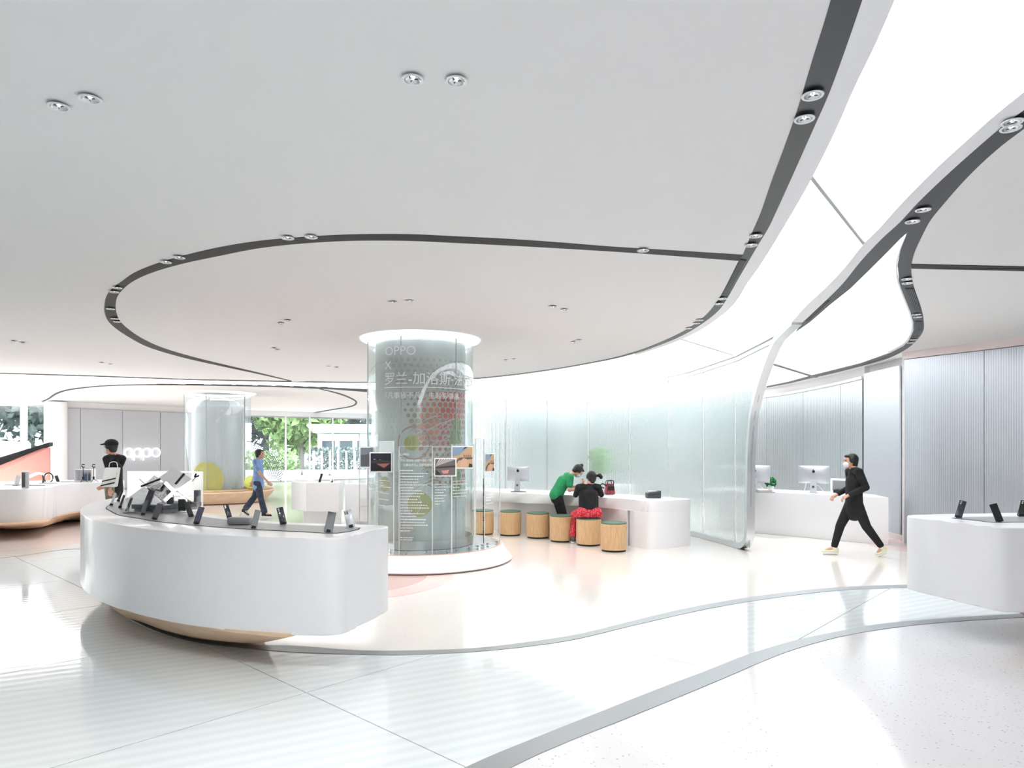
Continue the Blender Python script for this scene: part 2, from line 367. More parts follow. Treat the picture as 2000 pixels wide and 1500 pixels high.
white_slab = prism('ceiling', [(XL,YB),(XR,YB)]+BK, 3.33, 3.55, 'ceil'); tag(white_slab, kind='structure')
wline = pxw(westl)
A = LT1l_n + LBo[1:] + cat_(wline) + [(XL+.5, 12.2), (XL+.5, YB)]
pa = prism('ceiling_panel', A, 3.25, 3.329, 'ceil', white_slab)
Bp = cat_(sp([], T1l[9:]+farl)) + LBi[::-1][1:-1]
pb = prism('ceiling_panel', Bp, 3.25, 3.329, 'ceil', white_slab)
LFU = cat_(spline(pxw(FU), 3)); 
D = LT2r + cat_(pxw([(1400,767)])) + LFU[::-1] + [(-16.9,24.5),(-16.55,24.65),(-12.45,30.25),(-6.4,34.85),(XR,34.85),(XR,YB)]
pd_ = prism('ceiling_panel', D, 3.25, 3.329, 'ceil', white_slab)
# luminous stretch ceiling, split into its panels along the joints
LUMP = LT1r + cat_(pxw(westr)) + [(XL+.5,12.4),(XL+.5,21.3),(-17.4,24.2)] + LFU + cat_(pxw([(1400,767)])) + cat_(pxw(Er))[::-1] + cat_(pxw(Fr))[1:] + LT2l[::-1]
from mathutils.geometry import delaunay_2d_cdt
def fill2d(pts, z):
    vs = [Vector(p[:2]) for p in pts]; n = len(vs)
    V, E, Fc, *_ = delaunay_2d_cdt(vs, [(i, (i+1) % n) for i in range(n)], [], 1, 1e-6)
    bm = bmesh.new(); q = [bm.verts.new((v.x, v.y, z)) for v in V]
    for f in Fc:
        try: bm.faces.new([q[i] for i in f])
        except ValueError: pass
    bmesh.ops.recalc_face_normals(bm, faces=bm.faces[:]); return bm
def cut_panels(pts, z, cuts, m, parent, name, zb=None):
    bm0 = fill2d(pts, z); sets = [bm0]
    for (x0, y0), (x1, y1) in cuts:
        nn = (-(y1-y0), x1-x0, 0); new = []
        for b in sets:
            for inner in (True, False):
                c = b.copy(); bmesh.ops.bisect_plane(c, geom=c.verts[:]+c.edges[:]+c.faces[:], plane_co=(x0, y0, z), plane_no=nn, clear_inner=inner, clear_outer=not inner, dist=1e-5)
                if sum(f.calc_area() for f in c.faces) > .02: new.append(c)
                else: c.free()
            b.free()
        sets = new
    out = []
    for b in sets:
        bmesh.ops.triangulate(b, faces=b.faces[:])
        if zb is not None:
            r = bmesh.ops.extrude_face_region(b, geom=b.faces[:])
            for v in r['geom']:
                if isinstance(v, bmesh.types.BMVert): v.co.z = zb
        out.append(obj(name, b, m, parent, smooth=False))
    return out
lum_root = thing('ceiling_light', 'glowing white stretch ceiling band curving between black ceiling tracks', 'light', (0,0,0))
s1 = (P(1584,347,CZ), P(1687,477.6,CZ)); s2 = (P(1330,663,CZ), P(1432.6,694.6,CZ)); s3 = (P(1518,714,CZ), P(1592,736.6,CZ)); s4 = ((-12,0),(-12,30))
s5 = ((0,-1.5),(5,-1.5))
for o in cut_panels(LUMP, 3.262, [s1, s2, s3, s4, s5], 'lum', lum_root, 'light_panel'):
    # faces must look down
    for p in o.data.polygons: pass
def bar(name, a, b, w, z0, z1, m, parent):
    a, b = Vector(a), Vector(b); d = (b-a).normalized(); n = Vector((-d.y, d.x))*w/2
    return prism(name, [a+n, b+n, b-n, a-n], z0, z1, m, parent, smooth=False)
sb = bar('joint_strip', s1[0], s1[1], .022, 3.25, 3.2615, 'seam', lum_root)
sb = bar('joint_strip', s2[0], s2[1], .03, 3.25, 3.2615, 'seam', lum_root)
# tracks and rims
t1 = ribbon('trim_1', cat_(LT1l), cat_(LT1r), 3.247, 3.27, 'dark', n=260); tag(t1, kind='structure')
t2 = ribbon('trim_2', LBo, LBi, 3.247, 3.27, 'blackm', n=260); tag(t2, kind='structure')
kE = 3
t3b = prism('trim_3', LT2r[:len(LT2r)] + cat_(pxw(Er[1:]))[::-1] + cat_(pxw(Fr[:]))  + LT2l[::-1], 3.247, 3.27, 'dark'); tag(t3b, kind='structure')
t4 = ribbon('trim_4', cat_(spline(pxw(FU[:10]), 4)), cat_(spline(pxw(FUi), 4)), 3.247, 3.27, 'blackm', n=120); tag(t4, kind='structure')
t4w = ribbon('trim_5', cat_(pxw([(570,744.5)]+westl)), cat_(pxw([(570,746.6)]+westr)), 3.247, 3.27, 'blackm', n=60); tag(t4w, kind='structure')
C5a = cat_(spline(pxw([(623,758.6),(661,767),(688,777.6),(697.7,785.6),(688,794),(646,801.5),(566,815)]), 5))
C5b = cat_(spline(pxw([(623,759.6),(659,769),(685,778.8),(694.5,785.6),(685,792.6),(644,799.8),(563,813.6)]), 5))
t5 = ribbon('trim_6', C5a, C5b, 3.243, 3.251, 'blackm', n=60); tag(t5, kind='structure')
t6 = ribbon('trim_7', cat_(pxw([(718,762.5),(646,757.5),(570,755)])), cat_(pxw([(718,765.5),(646,760),(570,757)])), 3.243, 3.251, 'blackm', n=20); tag(t6, kind='structure')
t7 = prism('trim_8', pxw([(1779,515.4),(2000,520),(2000,528.6),(1780,523.6)])[:1]+[P(1779,515.4,CZ),P(2000,520,CZ),(9.6,6.05),(9.6,5.9),P(2000,528.6,CZ),P(1780,523.6,CZ)][1:], 3.244, 3.2499, 'blackm'); tag(t7, kind='structure')
t8 = bar('trim_9', P(1510,711.5,CZ), P(1594,737.5,CZ), .09, 3.245, 3.261, 'darkmid', None); tag(t8, kind='structure')
rim1 = ribbon('trim_10', LT1r[:len(LR1)+8], LR1, 3.2475, 3.27, 'rim', n=200) if False else None
a1 = cat_(sp(ext1r, T1r)); rim1 = ribbon('trim_10', a1, LR1, 3.2475, 3.27, 'rim', n=200); tag(rim1, kind='structure')
rim2 = ribbon('trim_11', LR2, LT2l, 3.2475, 3.27, 'rim', n=200); tag(rim2, kind='structure')
Ei = cat_(spline(pxw([(1770,458),(1756,489),(1749.5,519.6),(1752,550),(1763,581),(1774,609),(1779.5,629),(1779.5,645),(1771,663),(1760,673.5),(1733,687)]), 4))
Eo = cat_(spline(pxw(Er[1:12]), 4)); rim3 = ribbon('trim_12', Ei, Eo, 3.2475, 3.27, 'rim', n=100); tag(rim3, kind='structure')
rimF = ribbon('trim_13', cat_(pxw([(62,783),(76,775),(100,763),(132,756),(180,752),(240,749.6),(304,748.8)])), cat_(pxw([(74,786),(91,779),(114,765),(144.5,758),(200,753),(250,751),(304,750)])), 3.2475, 3.27, 'rim', n=50); tag(rimF, kind='structure')
# air grilles: curved slats lying in the tracks
def grille(parent, l, r, rows, label=None):
    L_ = resample(pxw(l, 3.247), 14); R_ = resample(pxw(r, 3.247), 14)
    rec = ribbon('grille_slot', [a.lerp(b, .1) for a, b in zip(L_, R_)], [a.lerp(b, .9) for a, b in zip(L_, R_)], 3.2445, 3.2469, 'blackm', parent, n=14)
    for k in range(rows):
        t = .2+.6*k/(rows-1)
        a = [p.lerp(q, t-.035) for p, q in zip(L_, R_)]; b = [p.lerp(q, t+.035) for p, q in zip(L_, R_)]
        ribbon('slat', a, b, 3.238, 3.2444, 'darkmid', parent, n=14)
grille(t1, [(1444,506),(1427,541),(1409,574)], [(1460,508),(1440,543),(1423,575)], 5)
grille(t3b, [(1765,563),(1773,585),(1781,607)], [(1787,563),(1795,585),(1799,607)], 5)
grille(t3b, [(1785.5,627),(1787,645),(1781,660)], [(1803,627),(1802,645),(1793,660)], 5)
grille(t3b, [(1613,587),(1592,607),(1572,627)], [(1622,587),(1601,607),(1580,627)], 3)

# ============================================================ SETTING: floor
base = prism('floor', [(XL,YB),(XR,YB),(XR,34),(XL,34)], -.3, -.06, 'wallw'); tag(base, kind='structure')
S1t = [(585,1262),(675,1269.5),(765,1272),(800,1271),(920,1267),(1040,1253),(1124,1240),(1220,1217),(1310,1195),(1400,1177),(1520,1159),(1640,1147),(1771,1142.5)]
S1b = [(585,1275),(675,1278),(765,1280),(800,1279.5),(920,1274),(1040,1262),(1124,1249),(1220,1226),(1310,1205),(1400,1186),(1520,1167),(1640,1153.5),(1771,1148)]
W1 = [(236,1193),(268,1212),(332,1238),(396,1252.5),(460,1260)]
westM = [(XL+.5,9.2),(-13,9.3),(-9.5,9.8)]+[P(0,1089),P(153,1070)]+[(-6.3,10.6),(-5.3,9.3),(-4.6,8.0)]
Mtop = cat_(spline(westM+pxw([(216,1174)]+[(x, y-1) for x, y in W1]+S1t, 0)+[(6.2,8.3),(8,8.8),(11.9,9)], 4))
Mbot = cat_(spline([(a, b-.12) for a, b in westM]+pxw([(214,1177)]+[(x, y+5) for x, y in W1]+S1b, 0)+[(6.2,8.18),(8,8.67),(11.9,8.87)], 4))
mfl = prism('floor_terrazzo', Mtop+[(11.9,33.9),(XL+.5,33.9)], -.059, 0, 'terr', base, smooth=False)
ribbon('floor_strip', Mtop, Mbot, -.05, .004, 'steelfloor', base, n=220)
S2t = [(908,1500),(1040,1444),(1160,1396),(1280,1348),(1376,1312),(1460,1279),(1550,1252),(1640,1233),(1718,1219),(1820,1210),(2000,1199)]
S2b = [(998,1500),(1100,1453),(1220,1405),(1340,1356),(1430,1318),(1490,1292),(1550,1269),(1640,1244),(1718,1230),(1820,1218),(2000,1206)]
Ntop = cat_(spline([(-2.6,-8),(-2.0,-2),(-1.35,1.8),(-.85,2.8)]+pxw(S2t, 0)+[(7,7.05),(9,7.5),(11.9,8)], 4))
Nbot = cat_(spline([(-2.4,-8),(-1.8,-2),(-1.15,1.7),(-.62,2.78)]+pxw(S2b, 0)+[(7,6.92),(9,7.37),(11.9,7.88)], 4))
nfl = prism('floor_terrazzo', Nbot+[(11.9,YB)], -.059, 0, 'terrg', base, smooth=False)
ribbon('floor_strip', Ntop, Nbot, -.05, .004, 'steelfloor', base, n=220)
# glass floor panels on their 47 degree grid
G = Mbot+Ntop[::-1]+[(XL+.5,YB)]
u = Vector((.68,.733)); u.normalize(); nv = Vector((u.y, -u.x))
ns = [-20+0*1, -17.7,-15.75,-13.8,-11.85,-9.89,-8.05,-6.15,-4.18,-2.2,-.25,1.7,3.65,5.6,7.6,9.6,12,16]
us = [-24,-16,-11.6,-9.3,-7,-4.6,-2.2,.15,2.45,4.78,7.1,9.4,11.7,16]
bmG = fill2d(G, 0)
def bis(b, co, no):
    bmesh.ops.bisect_plane(b, geom=b.verts[:]+b.edges[:]+b.faces[:], plane_co=co, plane_no=no, clear_outer=True, dist=1e-5)
for n0, n1 in zip(ns, ns[1:]):
    row = bmG.copy(); g2 = .004
    bis(row, (*(nv*(n1-g2)), 0), (*nv, 0)); bis(row, (*(nv*(n0+g2)), 0), (*(-nv), 0))
    if not row.faces: row.free(); continue
    for u0, u1 in zip(us, us[1:]):
        c = row.copy()
        bis(c, (*(u*(u1-g2)), 0), (*u, 0)); bis(c, (*(u*(u0+g2)), 0), (*(-u), 0))
        if sum(f.calc_area() for f in c.faces) < .004: c.free(); continue
        bmesh.ops.triangulate(c, faces=c.faces[:])
        r = bmesh.ops.extrude_face_region(c, geom=c.faces[:])
        for v in r['geom']:
            if isinstance(v, bmesh.types.BMVert): v.co.z = -.05
        obj('floor_panel', c, 'fglass', base, smooth=False)
    row.free()
bmG.free()
# pink discs inlaid by the plinth
def disc(name, c, r, z, m, parent, seg=96, h=.002):
    bm = bmesh.new(); cyl(bm, (c[0], c[1], z), r, h, seg); return obj(name, bm, m, parent)
disc('floor_inlay', (.35,10.1), 1.25, .0, 'inlay3', base, h=.002)
disc('floor_inlay', (-2.2,8.7), 1.45, .0, 'inlay2', base, h=.004)
disc('floor_inlay', (-2.2,8.7), 1.11, .0, 'inlay1', base, h=.006)
disc('floor_inlay', (-9.2,13.0), 2.2, .0, 'inlay3', base, h=.004)
disc('floor_inlay', (6.9,11.3), .9, .0, 'inlay2', base, h=.004)

# ============================================================ SETTING: walls
wr = wallstrip('wall_right', [(6.64,11.6),(6.84,11.1),(7.1,10.6),(7.43,9.9),(7.9,8.8),(8.6,7),(9.2,4.5),(9.4,1),(9.4,-7.98)], 0, 3.32, .15, 'wallw', side=1); tag(wr, kind='structure')
rw = spline([(6.62,11.5),(6.82,11.07),(7.08,10.57),(7.41,9.87),(7.88,8.8),(8.57,7),(9.17,4.5),(9.37,1)], 4)
def split_path(ps, seps):
    """seps: fractional arc positions"""
    n = 400; R_ = resample(ps, n); segs = []
    for a, b in zip(seps, seps[1:]): segs.append([R_[int(i)] for i in [a*(n-1)+(b-a)*(n-1)*k/16 for k in range(17)]])
    return segs
def frac_at_px(ps, px):
    R_ = resample(ps, 400); best = min(range(400), key=lambda i: abs(1000+F*R_[i].x/max(R_[i].y, .1)-px) if R_[i].y > .5 else 9e9); return best/399
fr = [0, frac_at_px(rw, 1922), .5, .68, .84, 1]
for seg in split_path(rw, fr):
    d = (seg[1]-seg[0]).normalized()*.004; seg[0] = seg[0]+d; seg[-1] = seg[-1]-d
    wallstrip('wall_panel', seg, .03, 3.12, .02, 'panelmetal', wr, side=-1)
wallstrip('wall_cove', [(p[0], p[1]) for p in rw], 3.13, 3.249, .05, 'pink', wr, side=-1)
# return face of the right wall and the silver panel beside the reception
wm = wallstrip('wall_center', [(6.60,11.55),(6.98,12.0),(7.12,13.7)], 0, 3.32, .1, 'wallw', side=-1); tag(wm, kind='structure')
wallstrip('wall_panel', [(6.90,12.1),(6.985,13.5)], .1, 3.1, .03, 'panelmetal', wm, side=1)
wallstrip('wall_panel', [(6.86,11.99),(6.98,13.5)], 0, .1, .03, 'pink', wm, side=1)
bw = spline([(7.02,13.6),(7.16,15.0),(7.22,16.5),(7.2,17.9),(6.98,19.2),(6.35,21.2),(5.05,22.7),(2.75,24.6),(0,24.3),(-1.35,23.9),(-3.2,25),(-5.0,28),(-6.2,31),(-6.9,34)], 6)
wb = wallstrip('wall_back', bw, 0, 3.32, .2, 'wallw', side=-1); tag(wb, kind='structure')
bw2 = [Vector(p)+Vector((-.06,-.04)) for p in bw]
fb = [frac_at_px(bw2, x) for x in (1686,1641,1569,1497)]; fb = sorted(fb)
last = frac_at_px(bw2, 960)
more = [fb[-1]+(last-fb[-1])*k/7 for k in range(1, 8)]
allf = [fb[0]]+fb[1:]+more
for seg in split_path(bw2, allf):
    d = (seg[1]-seg[0]).normalized()*.01; seg[0] = seg[0]+d; seg[-1] = seg[-1]-d
    wallstrip('wall_panel', seg, .05, 2.99, .05, 'backmetal', wb, side=-1)
wallstrip('wall_band', [Vector(p)+Vector((-.08,-.03)) for p in bw], 3.0, 3.06, .03, 'wallw', wb, side=-1)
# left silver wall with the logo
lw0, lw1 = Vector((-16.4,24.1)), Vector((-12.4,30.0))
wl = wallstrip('wall_left', [lw0, lw1], 0, 3.32, .3, 'wallw', side=1); tag(wl, kind='structure')
def lwp(px):   # point on wall line at pixel column
    k = (px-1000)/F; d = lw1-lw0; t = (k*lw0.y-lw0.x)/(d.x-k*d.y); return lw0+d*t
xs = [104,156,238,312,366,400]
nl = Vector((-(lw1-lw0).y, (lw1-lw0).x)).normalized()*-1
for a, b in zip(xs, xs[1:]):
    p, q = lwp(a+.4), lwp(b-.4)
    wallstrip('wall_panel', [p+nl*.02, q+nl*.02], .02, 3.02, .04, 'oppow', wl, side=-1)
bm = bmesh.new(); cyl(bm, (-16.1+.12,24.0,1.6), .3, 3.2, 40); o = obj('corner_post', bm, 'white', wl)
wo = wallstrip('wall_outer', [(XL+.4,YB+.1),(9.6,YB+.1)], 0, 3.32, .2, 'wallw', side=-1); tag(wo, kind='structure')
wo = wallstrip('wall_side', [(XL+.4,20.9),(XL+.4,YB)], 0, 3.32, .2, 'wallw', side=-1); tag(wo, kind='structure')

wo = wallstrip('wall_east', [(11.8,YB),(11.8,33),(-6.2,34.5)], 0, 3.32, .2, 'wallw', side=-1); tag(wo, kind='structure')
# ============================================================ windows
def window(name, pts, z0, z1, mull, dots=None):
    root = bpy.data.objects.new(name, None); COL.objects.link(root); tag(root, kind='structure')
    for (a, b) in zip(pts, pts[1:]):
        a, b = Vector(a), Vector(b); d = (b-a).normalized()
        wallstrip('pane', [a+d*.03, b-d*.03], z0+.03, z1-.05, .02, 'winglass', root)
        wallstrip('window_frame', [a, b], z1-.06, z1, .06, 'seam', root)
        wallstrip('window_sill', [a, b], z0, z0+.05, .08, 'seam', root)
    for p in pts:
        bm = bmesh.new(); bx(bm, (p[0], p[1], (z0+z1)/2), (mull, mull, z1-z0)); obj('mullion', bm, 'rim', root)
    return root
wA, wB = Vector((-12.0,30.2)), Vector((-6.4,34.6))
def wp(px):
    k = (px-1000)/F; d = wB-wA; t = (k*wA.y-wA.x)/(d.x-k*d.y); return wA+d*t
wpts = [wA, wp(558), wp(605), wp(650), wp(717), wB]
w1 = window('window_1', wpts, 0, 3.02, .06)
w1h = wallstrip('trim_14', [wA, wB], 3.0, 3.32, .2, 'rim'); tag(w1h, kind='structure')
vA, vB = Vector((-23.5,21.0)), Vector((-16.5,24.4))
def vp(px):
    k = (px-1000)/F; d = vB-vA; t = (k*vA.y-vA.x)/(d.x-k*d.y); return vA+d*t
w2 = window('window_2', [vA, vp(47), vB], 0, 3.12, .16)
w2h = wallstrip('trim_15', [vA, vB], 3.1, 3.32, .2, 'rim'); tag(w2h, kind='structure')
# printed halftone film on the windows
def film(parent, fpx, x0, x1, y0, y1, stepx, stepy, m, fn):
    bm = bmesh.new()
    for j in range(int((y1-y0)/stepy)):
        for i in range(int((x1-x0)/stepx)):
            x = x0+(i+.5*(j % 2))*stepx; y = y0+j*stepy; r = fn(x, y)
            if r < .25: continue
            sx_, sy_ = x+4*math.sin(y/14), y+5*math.sin(x/11)
            if not (x0 < sx_ < x1 and y0 < sy_ < y1): continue
            p = fpx(sx_); z = EYE-(sy_-HY)/F*p.y; d = (wB-wA).normalized(); R = r/F*p.y
            c = [bm.verts.new((p.x+d.x*R*math.cos(a)+.03*d.y, p.y+d.y*R*math.cos(a)-.03*d.x-.01, z+R*math.sin(a))) for a in [k*PI/3 for k in range(6)]]
            bm.faces.new(c)
    o = obj('window_film', bm, m, parent, smooth=False); o['kind'] = 'stuff'
M['film'] = mat('grey_film', (96,104,112), .6); M['filmw'] = mat('pale_film', (224,230,232), .6)
film(w1, wp, 489, 556, 818, 945, 3.6, 3.1, 'film', lambda x, y: max(0, 1.35*(.5+.5*math.sin((x*.9-y*.5)/16))) if (x-489)*.9+(945-y)*.25 > 20 else 0)
film(w2, vp, 0, 78, 830, 868, 4.4, 3.4, 'film', lambda x, y: .85*(.5+.5*math.sin((x+y)/13)))

# ============================================================ outside
M['leaf1'] = noise_color(mat('dark_leaf', (90,106,104), .6), (84,100,100), (136,150,142), 3, 3)
M['leaf2'] = noise_color(mat('green_leaf', (140,170,110), .6), (120,154,98), (180,204,140), 3, 3)
M['bark'] = mat('bark', (150,146,142), .9)
gr = prism('ground', [(-90,21.5),(-90,110),(60,110),(60,34.2),(12,34.2),(-6,34.3),(-12.2,30.2),(-16.5,24.6)], -.4, -.07, 'pave'); tag(gr, kind='structure')
def crown(c, rad, n, m, parent, size=.5, seed=0, name='crown'):
    rnd = random.Random(seed); bm = bmesh.new()
    for i in range(n):
        th, ph = rnd.random()*2*PI, math.acos(2*rnd.random()-1); k = rad[0]*(.55+.45*rnd.random()**.5)*(1+.22*math.sin(3*th+seed)*math.sin(2*ph+seed))
        p = Vector((c[0]+k*math.sin(ph)*math.cos(th), c[1]+k*math.sin(ph)*math.sin(th), c[2]+k*rad[1]/rad[0]*math.cos(ph)))
        s = size*(.5+rnd.random()); q = Matrix.Rotation(rnd.random()*6, 3, (rnd.random()-.5, rnd.random()-.5, rnd.random()-.5))
        vs = [bm.verts.new(p+q@Vector(v)*s) for v in ((-.5,0,0),(0,-.28,.06),(.5,0,0),(0,.28,.06))]; bm.faces.new(vs)
    return obj(name, bm, m, parent, smooth=False, recalc=False)
def tree(x, y, h, r, m, label, seed):
    t = thing('tree', label, 'tree', (x, y, -.07), group='trees beyond the windows')
    tubeo('trunk', [(0,0,0),(.1,0,h*.35),(0,.1,h*.7)], [.28,.2,.12], 'bark', t)
    crown((0,0,h*.62), (r, h*.42), 2600, m, t, .75, seed)
trees = [(-24,50,9,4.5,1,'tall dark tree outside, behind the blue-shirted walker'),(-19.5,54,10,5,1,'dark broad tree outside, second from the halftone window film'),
 (-15.5,50,7.5,3.4,2,'bright green tree outside, just left of the white kiosk'),(-12.5,58,10,5,1,'large dark tree outside, behind the white kiosk'),(-28,60,12,6,1,'dark tree outside, farthest off behind the halftone film'),
 (-8.5,55,9,4.4,1,'dark tree outside, seen at the glass beside the printed column'),
 (-32,36,9,4.6,1,'dark tree outside the far left window, nearest the silver wall'),(-39,38,10,5,1,'dark tree outside the far left window, at the picture edge'),(-36,46,12,6,1,'tall dark tree outside the far left window, behind two others'),(-27.5,42,9,4,1,'dark tree outside, just beyond the rounded white corner post')]
for i, (x, y, h, r, k, lb) in enumerate(trees): tree(x, y, h, r, 'leaf%d' % k, lb, i)
def hedge(x0, x1, y, h, lb, m, seed):
    t = thing('hedge', lb, 'hedge', ((x0+x1)/2, y, -.07), group=None)
    rnd = random.Random(seed); bm = bmesh.new()
    for i in range(1300):
        p = Vector(((rnd.random()-.5)*(x1-x0), (rnd.random()-.5)*1.2, .12+rnd.random()*h)); s = .22*(.5+rnd.random()); q = Matrix.Rotation(rnd.random()*6, 3, (rnd.random()-.5, rnd.random()-.5, rnd.random()-.5))
        bm.faces.new([bm.verts.new(p+q@Vector(v)*s) for v in ((-.5,0,0),(0,-.3,.06),(.5,0,0),(0,.3,.06))])
    o = obj('foliage', bm, m, t, smooth=False, recalc=False); boxo('planter', (0,0,.16), (x1-x0+.3,1.5,.32), 'pave', t, bev=.03)
hedge(-16.6,-12.6,40,1.3,'yellow-green clipped hedge in a pale stone planter outside the window','leaf2',3)
hedge(-12.2,-7.2,41,1.5,'dark hedge in a stone planter outside, behind the white bollard rails','leaf1',4)
M['kiosk'] = mat('white_booth', (236,236,238), .6)
t = thing('kiosk', 'small white booth with tapered flat roof outside the window', 'booth', (-10.4,44,-.07))
boxo('wall', (0,0,1.25), (3.6,2.4,2.5), 'kiosk', t, bev=.03)
bm = bmesh.new(); bx(bm, (0,0,2.8), (4.8,3.2,.55), bev=.1)
for v in bm.verts:
    if v.co.z < 2.8: v.co.x *= .85
obj('roof', bm, 'kiosk', t)
for k in (-1.1, 0, 1.1):
    w_ = boxo('window', (k,-1.21,1.5), (.8,.06,1.1), 'darkmid', t); boxo('pane', (k,-1.25,1.5), (.7,.02,1.0), 'winglass', w_)
t = thing('notice_board', 'blank white freestanding board outside the window', 'board', (-16.0,38,-.07))
boxo('panel', (0,0,1.75), (2.4,.12,1.3), 'kiosk', t, bev=.02); boxo('panel', (.9,0,2.5), (1.2,.1,1.0), 'kiosk', t, bev=.02)
for k in (-1, 1): boxo('post', (k,0,.55), (.12,.12,1.1), 'kiosk', t)
for k in range(6):
    bm = bmesh.new(); cyl(bm, (0,0,.7), .05, 1.4, 10); cyl(bm, (0,0,1.42), .07, .05, 10)
    o = obj('bollard', bm, 'rim'); o.location = (-10.9+k*.45, 37.5, -.07); tag(o, 'thin white railing post outside the window, '+['leftmost','second from left','third from left','third from right','second from right','rightmost'][k]+' of six', 'post', 'white railing posts outside')
# coral ramp wall outside the far-left window
cw = thing('ramp_wall', 'coral sloping ramp wall with black coping at the far left window', 'wall', (0,0,0))
def at2(x, y, d): p = at(x, y, d); return Vector((p[0], p[1]+0, p[2]))
bm = bmesh.new()
def slopeslab(bm, px, d0, d1, th):
    n = len(px); f0 = [bm.verts.new(at(x, y, d0+(d1-d0)*max(0,min(1,(x+200)/300)))) for x, y in px]
    f1 = [bm.verts.new(v.co+Vector((-.15, th, 0))) for v in f0]
    bm.faces.new(f0); bm.faces.new(f1[::-1])
    for i in range(n): bm.faces.new((f0[i], f0[(i+1) % n], f1[(i+1) % n], f1[i]))
slopeslab(bm, [(-160,972),(-160,1000),(96,1000),(96,874),(80,876)], 19.0, 23.2, .3)
obj('ramp', bm, 'coral', cw, smooth=False)
bm = bmesh.new(); slopeslab(bm, [(-160,972),(80,876),(96,871),(96,864),(80,869),(0,893),(-160,944)], 18.9, 23.1, .42)
obj('coping', bm, 'blackm', cw, smooth=False)
bm = bmesh.new(); slopeslab(bm, [(-160,992),(0,953),(78,922),(92,926),(92,930),(78,926),(0,957),(-160,998)], 18.8, 23.0, .05)
obj('light_strip', bm, 'print', cw, smooth=False)
# ============================================================ display tables
def loft(name, outs, m, parent=None, n=120):
    bm = bmesh.new(); rows = []
    for pts, z in outs:
        R_ = resample(pts, n, True); rows.append([bm.verts.new((p[0], p[1], z)) for p in R_])
    for a, b in zip(rows, rows[1:]):
        for i in range(n): bm.faces.new((a[i], a[(i+1) % n], b[(i+1) % n], b[i]))
    bm.faces.new(rows[0]); bm.faces.new(rows[-1]); bmesh.ops.triangulate(bm, faces=[f for f in bm.faces if len(f.verts) > 4])
    return obj(name, bm, m, parent)
def table(name, label, outline, h, b, base=None, tray=None, group=None, parts=True):
    t = thing(name, label, 'table', (0,0,0), group=group)
    prism('body', outline, b, h, 'white', t, bev=.012, seg=3)
    if base:
        loft('base', [(base[0], 0.012), (inset(base[0], -.03), .03), ([a.lerp(c, .45) for a, c in zip(resample(base[0], 120, True), resample(base[1], 120, True))], .1), (base[1], b-.012), (base[1], b+.01)], 'woodb', t)
        prism('plinth', inset(base[0], .05), 0.0, .03, 'blackm', t)
    if tray:
        prism('inset_gap', inset(tray, -.012), h-.02, h+.0015, 'blackm', t)
        prism('inset_tray', tray, h-.02, h+.004, 'grey', t)
    return t
T1 = [(157,1000),(160,1004),(172,1012),(204,1020),(268,1031),(364,1041),(460,1046.6),(556,1050),(625,1051.6),(650,1051.2),(668,1050),(684,1046.8),(700,1042.5),(757.6,1028)]
T1b = [(757.6,1027.2),(750,1026.1),(720,1024.8),(600,1021.5),(520,1017),(400,1005),(330,995),(290,986),(262,976),(248,971.8),(230,972),(200,976.8),(175,984),(160,992)]
o1 = cat_(spline(pxw(T1+T1b, 1.0), 4, True))
tr1 = cat_(spline(pxw([(209,993),(218.5,999),(236,1007),(274,1013),(306,1018.5),(390,1027),(492,1034.2),(588,1038.6),(658,1041.6),(702,1031),(620,1027.6),(524,1023),(444,1016),(380,1007.5),(310,996),(270,985),(248,979),(228,981),(214,987)], 1.0), 3, True))
base1o = inset(o1, .10)
bb = cat_(spline([P(221,1182),P(236,1193),P(268,1212),P(332,1237.6),P(396,1252),P(440,1256.6),P(475,1256.5),P(500,1250),P(505,1236),(-2.45,6.25),(-3.2,6.9),(-4.0,8.2),(-4.35,8.4),(-4.5,8.0)], 4, True))
bt = cat_(spline([P(205,1178,.28),P(240,1186,.28),P(300,1203,.28),P(400,1226,.28),P(500,1238,.28),P(575,1243,.28),(-1.75,5.3),(-2.3,5.95),(-3.2,6.6),(-4.15,7.9),(-4.5,8.6),(-4.8,8.3)], 4, True))
def base_pair(b, t): 
    # align the two closed outlines to the same starting direction
    def start(ps):
        c = sum((Vector(p) for p in ps), Vector((0,0)))/len(ps); k = min(range(len(ps)), key=lambda i: abs(math.atan2(ps[i][1]-c.y, ps[i][0]-c.x)+PI/2)); return [ps[(i+k) % len(ps)] for i in range(len(ps))]
    return resample(start([tuple(p[:2]) for p in b]), 120, True), resample(start([tuple(p[:2]) for p in t]), 120, True)
tb1 = table('display_table', 'large crescent white display table on a wooden bowl base, nearest the camera', o1, 1.0, .285, base_pair(bb, bt), tr1, 'crescent display tables')
# the terrazzo strip and glass meet under it; right-hand table
o2 = cat_(spline([P(1773,1008.5,1),P(1773.4,1006.6,1),P(1780,1005.6,1),P(1840,1004,1),P(1919,1002.6,1),(5.6,6.95),(6.6,6.6),(7.2,5.9),(7.1,5.5),(6.2,5.35),(5.2,5.42),(4.5,5.55),P(2000,1031,1),P(1961,1030.6,1),P(1925,1027,1),P(1860,1019,1)], 4, True))
tr2 = cat_(spline([P(1861,1012.2,1),P(1919,1010,1),(5.5,6.45),(6.3,6.2),(6.6,5.9),(6,5.75),(5.2,5.8),P(2000,1020,1),P(1940,1020.5,1),P(1900,1016,1)], 3, True))
b2 = cat_(spline([(5.1,6.3),(5.8,6.5),(6.4,6.2),(6.5,5.8),(5.8,5.7),(5.1,5.85),(4.85,6.05)], 5, True)); b2t = cat_(spline([(4.75,6.45),(5.8,6.75),(6.7,6.3),(6.85,5.75),(5.8,5.55),(4.8,5.7),(4.4,6.1)], 5, True))
